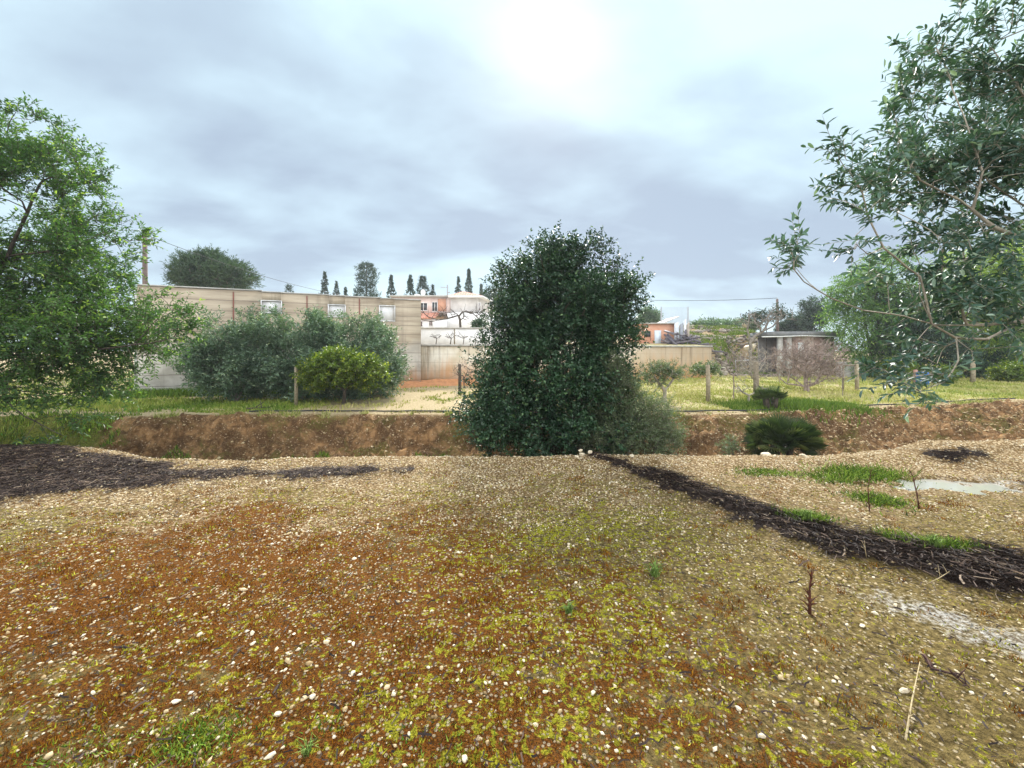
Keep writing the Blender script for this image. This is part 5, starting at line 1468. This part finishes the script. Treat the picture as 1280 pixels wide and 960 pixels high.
mb = MB(); mb.box((P(1000, 0, YD)[0], YD + .15, P(0, 445, YD)[2]), (P(1008, 0, YD)[0], YD + .197, P(0, 428, YD)[2])); mb.build('door', WHITE_P, shed)
mb = MB(); a = P(921, 0, 29.5); z_ = float(H(a[0], 29.5)); mb.tube([(a[0], 29.5, z_ - .2), (a[0] - .1, 29.5, z_ + .75), (a[0] + .8, 29.4, z_ + .8)], .035, 6)
tag(mb.build('white_frame_post', WHITE_P), 'bent white post standing alone left of the shed', 'post')
mb = MB(); mb.box((P(1046, 0, 25.4)[0], 25.3, -.3), (P(1088, 0, 25.4)[0], 25.5, P(0, 452, 25.4)[2])); tag(mb.build('yard_wall', plain('dirty_white_blocks', (0.58, 0.56, 0.53), (0.42, 0.40, 0.37), 1.5, .85)), 'low dirty white wall between the shed and the green trees', 'wall')

# ------------------------------------------------------------------ posts, barrel, poles, wires
PIT = plain('weathered_post', (0.36, 0.31, 0.22), (0.22, 0.18, 0.12), 14, .85, bump=.4)


def post(px, py0, py1, Yp, r, label, m=PIT, grp=None, name='fence_post'):
    p = P(px, py1, Yp); z0 = float(H(p[0], Yp)); top = P(px, py0, Yp)[2]; mb = MB()
    mb.tube([(p[0], Yp, z0 - .1), (p[0] + .01, Yp, (z0 + top) / 2), (p[0], Yp + .01, top - .02), (p[0], Yp + .01, top)], [r * 1.05, r, r * .95, r * .7], 9)
    tag(mb.build(name, m, None, True), label, 'post', grp)


gp_ = 'wooden posts standing in the field'
post(370, 458, 502, 13.4, .055, 'pale wooden post in front of the grey green bushes', grp=gp_)
post(574.6, 455, 490, 16.4, .06, 'dark thin post at the left edge of the big evergreen', BARK_DARK, gp_)
post(885, 456, 499, 14.3, .07, 'wooden post beside the flat crowned sapling', grp=gp_)
post(945, 452, 496, 14.0, .085, 'thick grey post against the pale pruned tree', POSTM, gp_)
post(1071, 451, 486, 17.5, .07, 'wooden post in front of the low dirty white wall', grp=gp_)
post(1216, 449, 478, 21.5, .10, 'wooden post at the right under the yellow green tree', grp=gp_)
post(1144.5, 462, 478, 20.5, .09, 'short reddish post touching the blue barrel', plain('reddish_wood', (0.42, 0.24, 0.18)), gp_)
p0, p1 = P(1054, 457, 17.5), P(1071, 456, 17.5); mb = MB(); mb.tube([p0, p1], .035, 6); mb.tube([(p0[0], 17.5, 0.05), p0], .035, 6)
tag(mb.build('rail', POSTM), 'thin wooden rail nailed between two stakes before the white wall', 'rail')

Yq = 20.3; p = P(1153, 478, Yq); z0 = float(H(p[0], Yq)); rb = 6.2 / F * Yq
prof = [(0, 0), (.93, 0), (1, .03), (1, .30), (1.04, .32), (1.04, .35), (1, .37), (1, .64), (1.04, .66), (1.04, .69), (1, .71), (.98, .93), (.9, .99), (.9, 1.0), (.82, 1.0), (.82, .97), (0, .97)]
barrel = empty('barrel', (p[0], Yq, z0), 'blue plastic barrel with a white band beside the reddish post', 'barrel')
BLUE = plain('blue_plastic', (0.02, 0.13, 0.50), (0.03, 0.16, 0.55), 3, .35, .5)
k_ = 24; hh = .62; v = []
for (r_, z_) in prof:
    for i in range(k_): a = i / k_ * 6.283; v.append((p[0] + math.cos(a) * r_ * rb, Yq + math.sin(a) * r_ * rb, z0 + z_ * hh))
fs = [(j * k_ + i, j * k_ + (i + 1) % k_, (j + 1) * k_ + (i + 1) % k_, (j + 1) * k_ + i) for j in range(len(prof) - 1) for i in range(k_)]
mb = MB(); mb.add(v, fs); mb.build('drum', BLUE, barrel, False)
mb = MB(); ang = np.linspace(-2.6, -.4, 14); vb = []
for a in ang: vb += [(p[0] + math.cos(a) * rb * 1.012, Yq + math.sin(a) * rb * 1.012, z0 + .42 * hh), (p[0] + math.cos(a) * rb * 1.012, Yq + math.sin(a) * rb * 1.012, z0 + .56 * hh)]
mb.add(vb, [(2 * i, 2 * i + 2, 2 * i + 3, 2 * i + 1) for i in range(13)]); mb.build('label_band', WHITE_P, barrel)

WOODP = plain('creosoted_pole', (0.10, 0.07, 0.06), (0.16, 0.12, 0.10), 6, .8)


def pole(px, top, Yp, r, label, arm=True):
    p = P(px, top, Yp); z0 = float(H(p[0], Yp)); root = empty('utility_pole', (p[0], Yp, z0), label, 'pole')
    mb = MB(); mb.tube([(p[0] + .06, Yp, z0 - .3), (p[0], Yp, p[2])], [r * 1.25, r * .85], 10); mb.build('shaft', WOODP, root, True)
    if arm:
        mb = MB(); mb.box((p[0] - .45, Yp - .05, p[2] - .35), (p[0] + .45, Yp + .05, p[2] - .27)); mb.build('crossarm', WOODP, root)
    for q in ((-.4, .4) if arm else (0,)):
        mb = MB(); zb = p[2] - .27 if arm else p[2]; mb.tube([(p[0] + q, Yp, zb), (p[0] + q, Yp, zb + .06), (p[0] + q, Yp, zb + .07), (p[0] + q, Yp, zb + .13)], [.02, .04, .025, .03], 8); mb.build('insulator', CAPM, root)
    return p


pl = pole(181, 293, 24.0, .13, 'brown utility pole rising behind the left end of the tall wall')
pr = pole(971.5, 374, 36.0, .11, 'thin dark utility pole on the hillside at right', False)


def wire(a, b, sag, r, label):
    t = np.linspace(0, 1, 30)[:, None]; pts = np.array(a) * (1 - t) + np.array(b) * t; pts[:, 2] -= (sag * 4 * t * (1 - t))[:, 0]
    mb = MB(); mb.tube(pts, r, 4); tag(mb.build('overhead_wire', HOSE), label, 'wire')


wire(pl + (.4, 0, -.15), P(520, 374, 50), 1.2, .014, 'overhead wire sagging right from the left utility pole')
wire(pr + (0, 0, .1), P(740, 372, 40), .25, .018, 'overhead wire running left from the right utility pole')

# ------------------------------------------------------------------ trees behind walls
Yb = 30.0; base = P(268, 440, Yb); base[2] = float(H(base[0], Yb))
ells = [E(262, 342, Yb, 42, 22, 2.2), E(290, 350, Yb, 26, 16, 1.6), E(245, 352, Yb, 26, 16, 1.6), E(262, 330, Yb, 24, 14, 1.4)]
tree('pine_tree', 'broad round topped pine tree behind the tall concrete wall', 'tree', base, [[base, P(266, 380, Yb), P(262, 350, Yb)], [P(266, 380, Yb), P(285, 358, Yb)], [P(266, 380, Yb), P(245, 358, Yb)]], ells, 620, L_PINE, BARK_GREY,
     dict(twigs=6, tlen=.42, nleaf=10, L=.20, W=.045, spread=.8, up=.8, rs=.12, stem=0, ang=.6), seg=.5, bias=.5, seed=71, r_tip=.01)


def conifer(name, label, px, top, basepx, Yb, w, n_, seed, cone=True, m=L_FAR, group=None, zb=None):
    base = P(px, basepx, Yb); base[2] = float(H(base[0], Yb)) if zb is None else zb
    topz = P(px, top, Yb)[2]; hh = topz - base[2]; wr = w / F * Yb; r0 = np.random.default_rng(seed)
    root = empty(name, base, label, 'tree', group); wb = MB(); wb.tube([base, base + (0, 0, hh * .6), base + (0, 0, hh * .97)], [.16, .09, .02], 7); wb.build('trunk', BARK_DARK, root, True)
    vis = (0.12, 1.0)
    t = vis[0] + (1 - vis[0]) * r0.random(n_) ** .85
    if cone: wr *= 1.75
    if cone: R_ = wr * (1 - t) ** .95 * (0.75 + .5 * r0.random(n_)) * np.where(t < .3, .9, 1)
    else: R_ = wr * np.sqrt(np.clip(1 - ((t - .45) / .58) ** 2, 0, 1)) * (.5 + .6 * r0.random(n_))
    tier = 1 + .28 * np.sin(t * (26 if cone else 14) + seed); R_ = R_ * tier
    a = r0.random(n_) * 6.283; rr = R_ * (1 - .5 * r0.random(n_) ** 2)
    pts = base + np.stack([np.cos(a) * rr, np.sin(a) * rr, t * hh], -1)
    D = np.stack([np.cos(a), np.sin(a), np.full(n_, .7 if not cone else .9)], -1)
    cb = MB(); sprays(cb, None, pts, D, 3, .16 if cone else .30, 5, .15, .07, .5, .3, seed, stem=0); cb.build('crown', m, root)
    return root


gc_ = 'cypresses and conifers beyond the walls'
for i, (px, top, w, Yb, n_, cone, nm, lab) in enumerate((
    (406, 341, 7, 55, 420, True, 'cypress', 'pointed dark conifer, leftmost above the tall wall'),
    (420.5, 353, 5, 55, 260, True, 'cypress', 'small pointed conifer right of the leftmost one above the tall wall'),
    (432, 360, 4, 55, 220, True, 'cypress', 'smallest pointed conifer just left of the large rounded tree above the wall'),
    (458, 330, 17, 52, 1100, False, 'fir_tree', 'large rounded dark tree with a spiky top above the tall wall'),
    (489, 345, 7, 55, 420, True, 'cypress', 'pointed conifer between the large rounded tree and the house chimney'),
    (513, 345, 8, 52, 420, True, 'fir_tree', 'ragged pointed conifer just left of the house chimney'),
    (528.5, 347, 8, 56, 600, False, 'cypress', 'rounded column cypress behind the satellite dish of the house'),
    (541, 357, 6, 56, 260, True, 'fir_tree', 'small ragged conifer between the round cypress and the antenna'),
    (573, 347, 6, 58, 320, True, 'fir_tree', 'thin ragged conifer behind the house roof left of the tallest spire'),
    (586, 337, 6.5, 60, 700, True, 'cypress', 'tallest slender cypress spire behind the tiled house roof'),
    (601.5, 356, 4.5, 60, 300, True, 'cypress', 'short slender cypress right of the tiled house roof'))):
    conifer(nm, lab, px, top, 400, Yb, w, n_, 80 + i, cone, L_FAR, gc_)
conifer('fir_tree', 'tiny treetop just showing above the wall between the pine and the conifers', 361, 358, 400, 50, 7, 200, 98, False, L_FAR, gc_)
for (px, py, rx, ry, Yb, lab, sd) in ((616, 372, 16, 26, 46, 'loose dark tree between the house and the big evergreen', 91),):
    base = P(px, 420, Yb); base[2] = float(H(base[0], Yb))
    tree('far_tree', lab, 'tree', base, [[base, P(px, 400, Yb)]], [E(px, py + 8, Yb, rx, ry, 1.6)], 150, L_FAR, BARK_DARK, dict(twigs=5, tlen=.4, nleaf=7, L=.22, W=.09, stem=0, spread=.9), seg=.6, seed=sd, bias=.8)

# hedge and reeds on the skyline right of the shack
for i, (px, py, rx, ry, Yb, lab) in enumerate(((882, 410, 16, 7, 40, 'left clump of the pale hedge on the skyline right of the mesh fence'), (906, 411, 16, 8, 41, 'middle clump of the pale hedge on the skyline'), (930, 410, 16, 8, 42, 'right clump of the pale hedge on the skyline left of the pole'),
                                               (812, 398, 14, 10, 45, 'pale far tree rising behind the brick shack'), (1018, 396, 18, 22, 44, 'blue green far tree behind the right end of the shed'), (1000, 406, 14, 10, 46, 'low far tree behind the shed roof'),
                                               (985, 411, 14, 6, 47, 'low far bush just right of the thin utility pole'))):
    base = P(px, 425, Yb); base[2] = float(H(base[0], Yb))
    tree('hedge_bush' if i < 3 else 'far_tree', lab, 'bush' if i < 3 else 'tree', base, [[base, P(px, py + ry * .5, Yb)]], [E(px, py, Yb, rx, ry, 1.3)], 220 if ry > 9 else 150, L_FAR if i > 3 else L_GREYBUSH, BARK_DARK,
         dict(twigs=5, tlen=.45, nleaf=7, L=.24, W=.08, stem=0, spread=.7, up=.8), seg=.6, seed=110 + i, bias=.85)

# big green trees at the right
for i, (px, pyb, Yb, ells_, n_, lm2, lab, sd) in enumerate((
    (1090, 478, 25, [(1085, 400, 44, 52, 2.0), (1075, 370, 34, 34, 1.6), (1110, 350, 34, 36, 1.6), (1100, 440, 36, 30, 1.6)], 520, L_PEPPER, 'tall weeping light green tree right of the shed', 121),
    (1230, 480, 27, [(1235, 370, 60, 70, 2.6), (1262, 330, 46, 44, 2.2), (1200, 410, 44, 50, 2.0), (1270, 420, 50, 50, 2.4)], 900, L_BRIGHT, 'big bright yellow green tree at the right edge behind the near branches', 122),
    (1150, 480, 24, [(1150, 430, 46, 44, 1.8), (1135, 400, 36, 36, 1.5)], 420, L_FAR, 'dark green tree between the weeping tree and the bright tree behind the blue barrel', 123),
    (1330, 485, 23, [(1340, 400, 60, 80, 2.4)], 300, L_PEPPER, 'green tree cut by the right edge of the photo', 124))):
    base = P(px, pyb, Yb); base[2] = float(H(base[0], Yb)) - .05
    es = [E(a, b_, Yb, c_, d_, e__) for a, b_, c_, d_, e__ in ells_]
    lb = [[base, P(px, pyb - 30, Yb), P(px, ells_[0][1], Yb)]] + [[P(px, pyb - 30, Yb), P(q[0], q[1], Yb)] for q in ells_[1:]]
    tree('weeping_tree' if i == 0 else 'broadleaf_tree', lab, 'tree', base, lb, es, n_, lm2, BARK_DARK, dict(twigs=6, tlen=.55, nleaf=10, L=.17, W=.055, spread=.6, up=-.3 if i != 2 else .3, rs=.15, stem=0, droop=.5 if i != 2 else 0), seg=.5, seed=sd, bias=.5, r_tip=.012)
# low shrubs under them
for i, (px, py, Yb, rx, ry, m, lab) in enumerate(((1172, 468, 21.5, 14, 8, L_CITRUS, 'low yellow green shrub right of the blue barrel'), (1120, 462, 22.5, 10, 12, L_CITRUS, 'pale shrub left of the blue barrel'), (1262, 466, 22, 16, 10, L_CITRUS, 'yellowish shrub near the right edge under the bright tree'),
                                                 (1205, 462, 25, 22, 18, L_OAK, 'dark shrub behind the post under the bright tree'), (1245, 458, 25, 24, 20, L_OAK, 'dark shrub under the bright tree nearest the right edge'))):
    base = P(px, 480, Yb); base[2] = float(H(base[0], Yb)) - .03
    tree('low_shrub', lab, 'shrub', base, [[base, base + (0, 0, .3)]], [E(px, py, Yb, rx, ry, .9)], 120, m, BARK_DARK, dict(twigs=5, tlen=.25, nleaf=7, L=.13, W=.06, stem=0), seg=.3, seed=130 + i, bias=.7)

# ------------------------------------------------------------------ haze
hm, g = new_mat('haze_air')
pv = g.n('ShaderNodeVolumePrincipled'); pv.inputs['Color'].default_value = (0.86, 0.91, 1.0, 1); pv.inputs['Density'].default_value = 0.0008
pv.inputs['Anisotropy'].default_value = 0.3
g.n('ShaderNodeOutputMaterial', None, Volume=pv.outputs[0])
mb = MB(); mb.box((-620, -40, -3), (620, 720, 14)); tag(mb.build('haze', hm), 'thin damp haze', 'haze', kind='stuff')
print('OBJECTS', len(bpy.data.objects), 'VERTS', sum(len(m.vertices) for m in bpy.data.meshes))
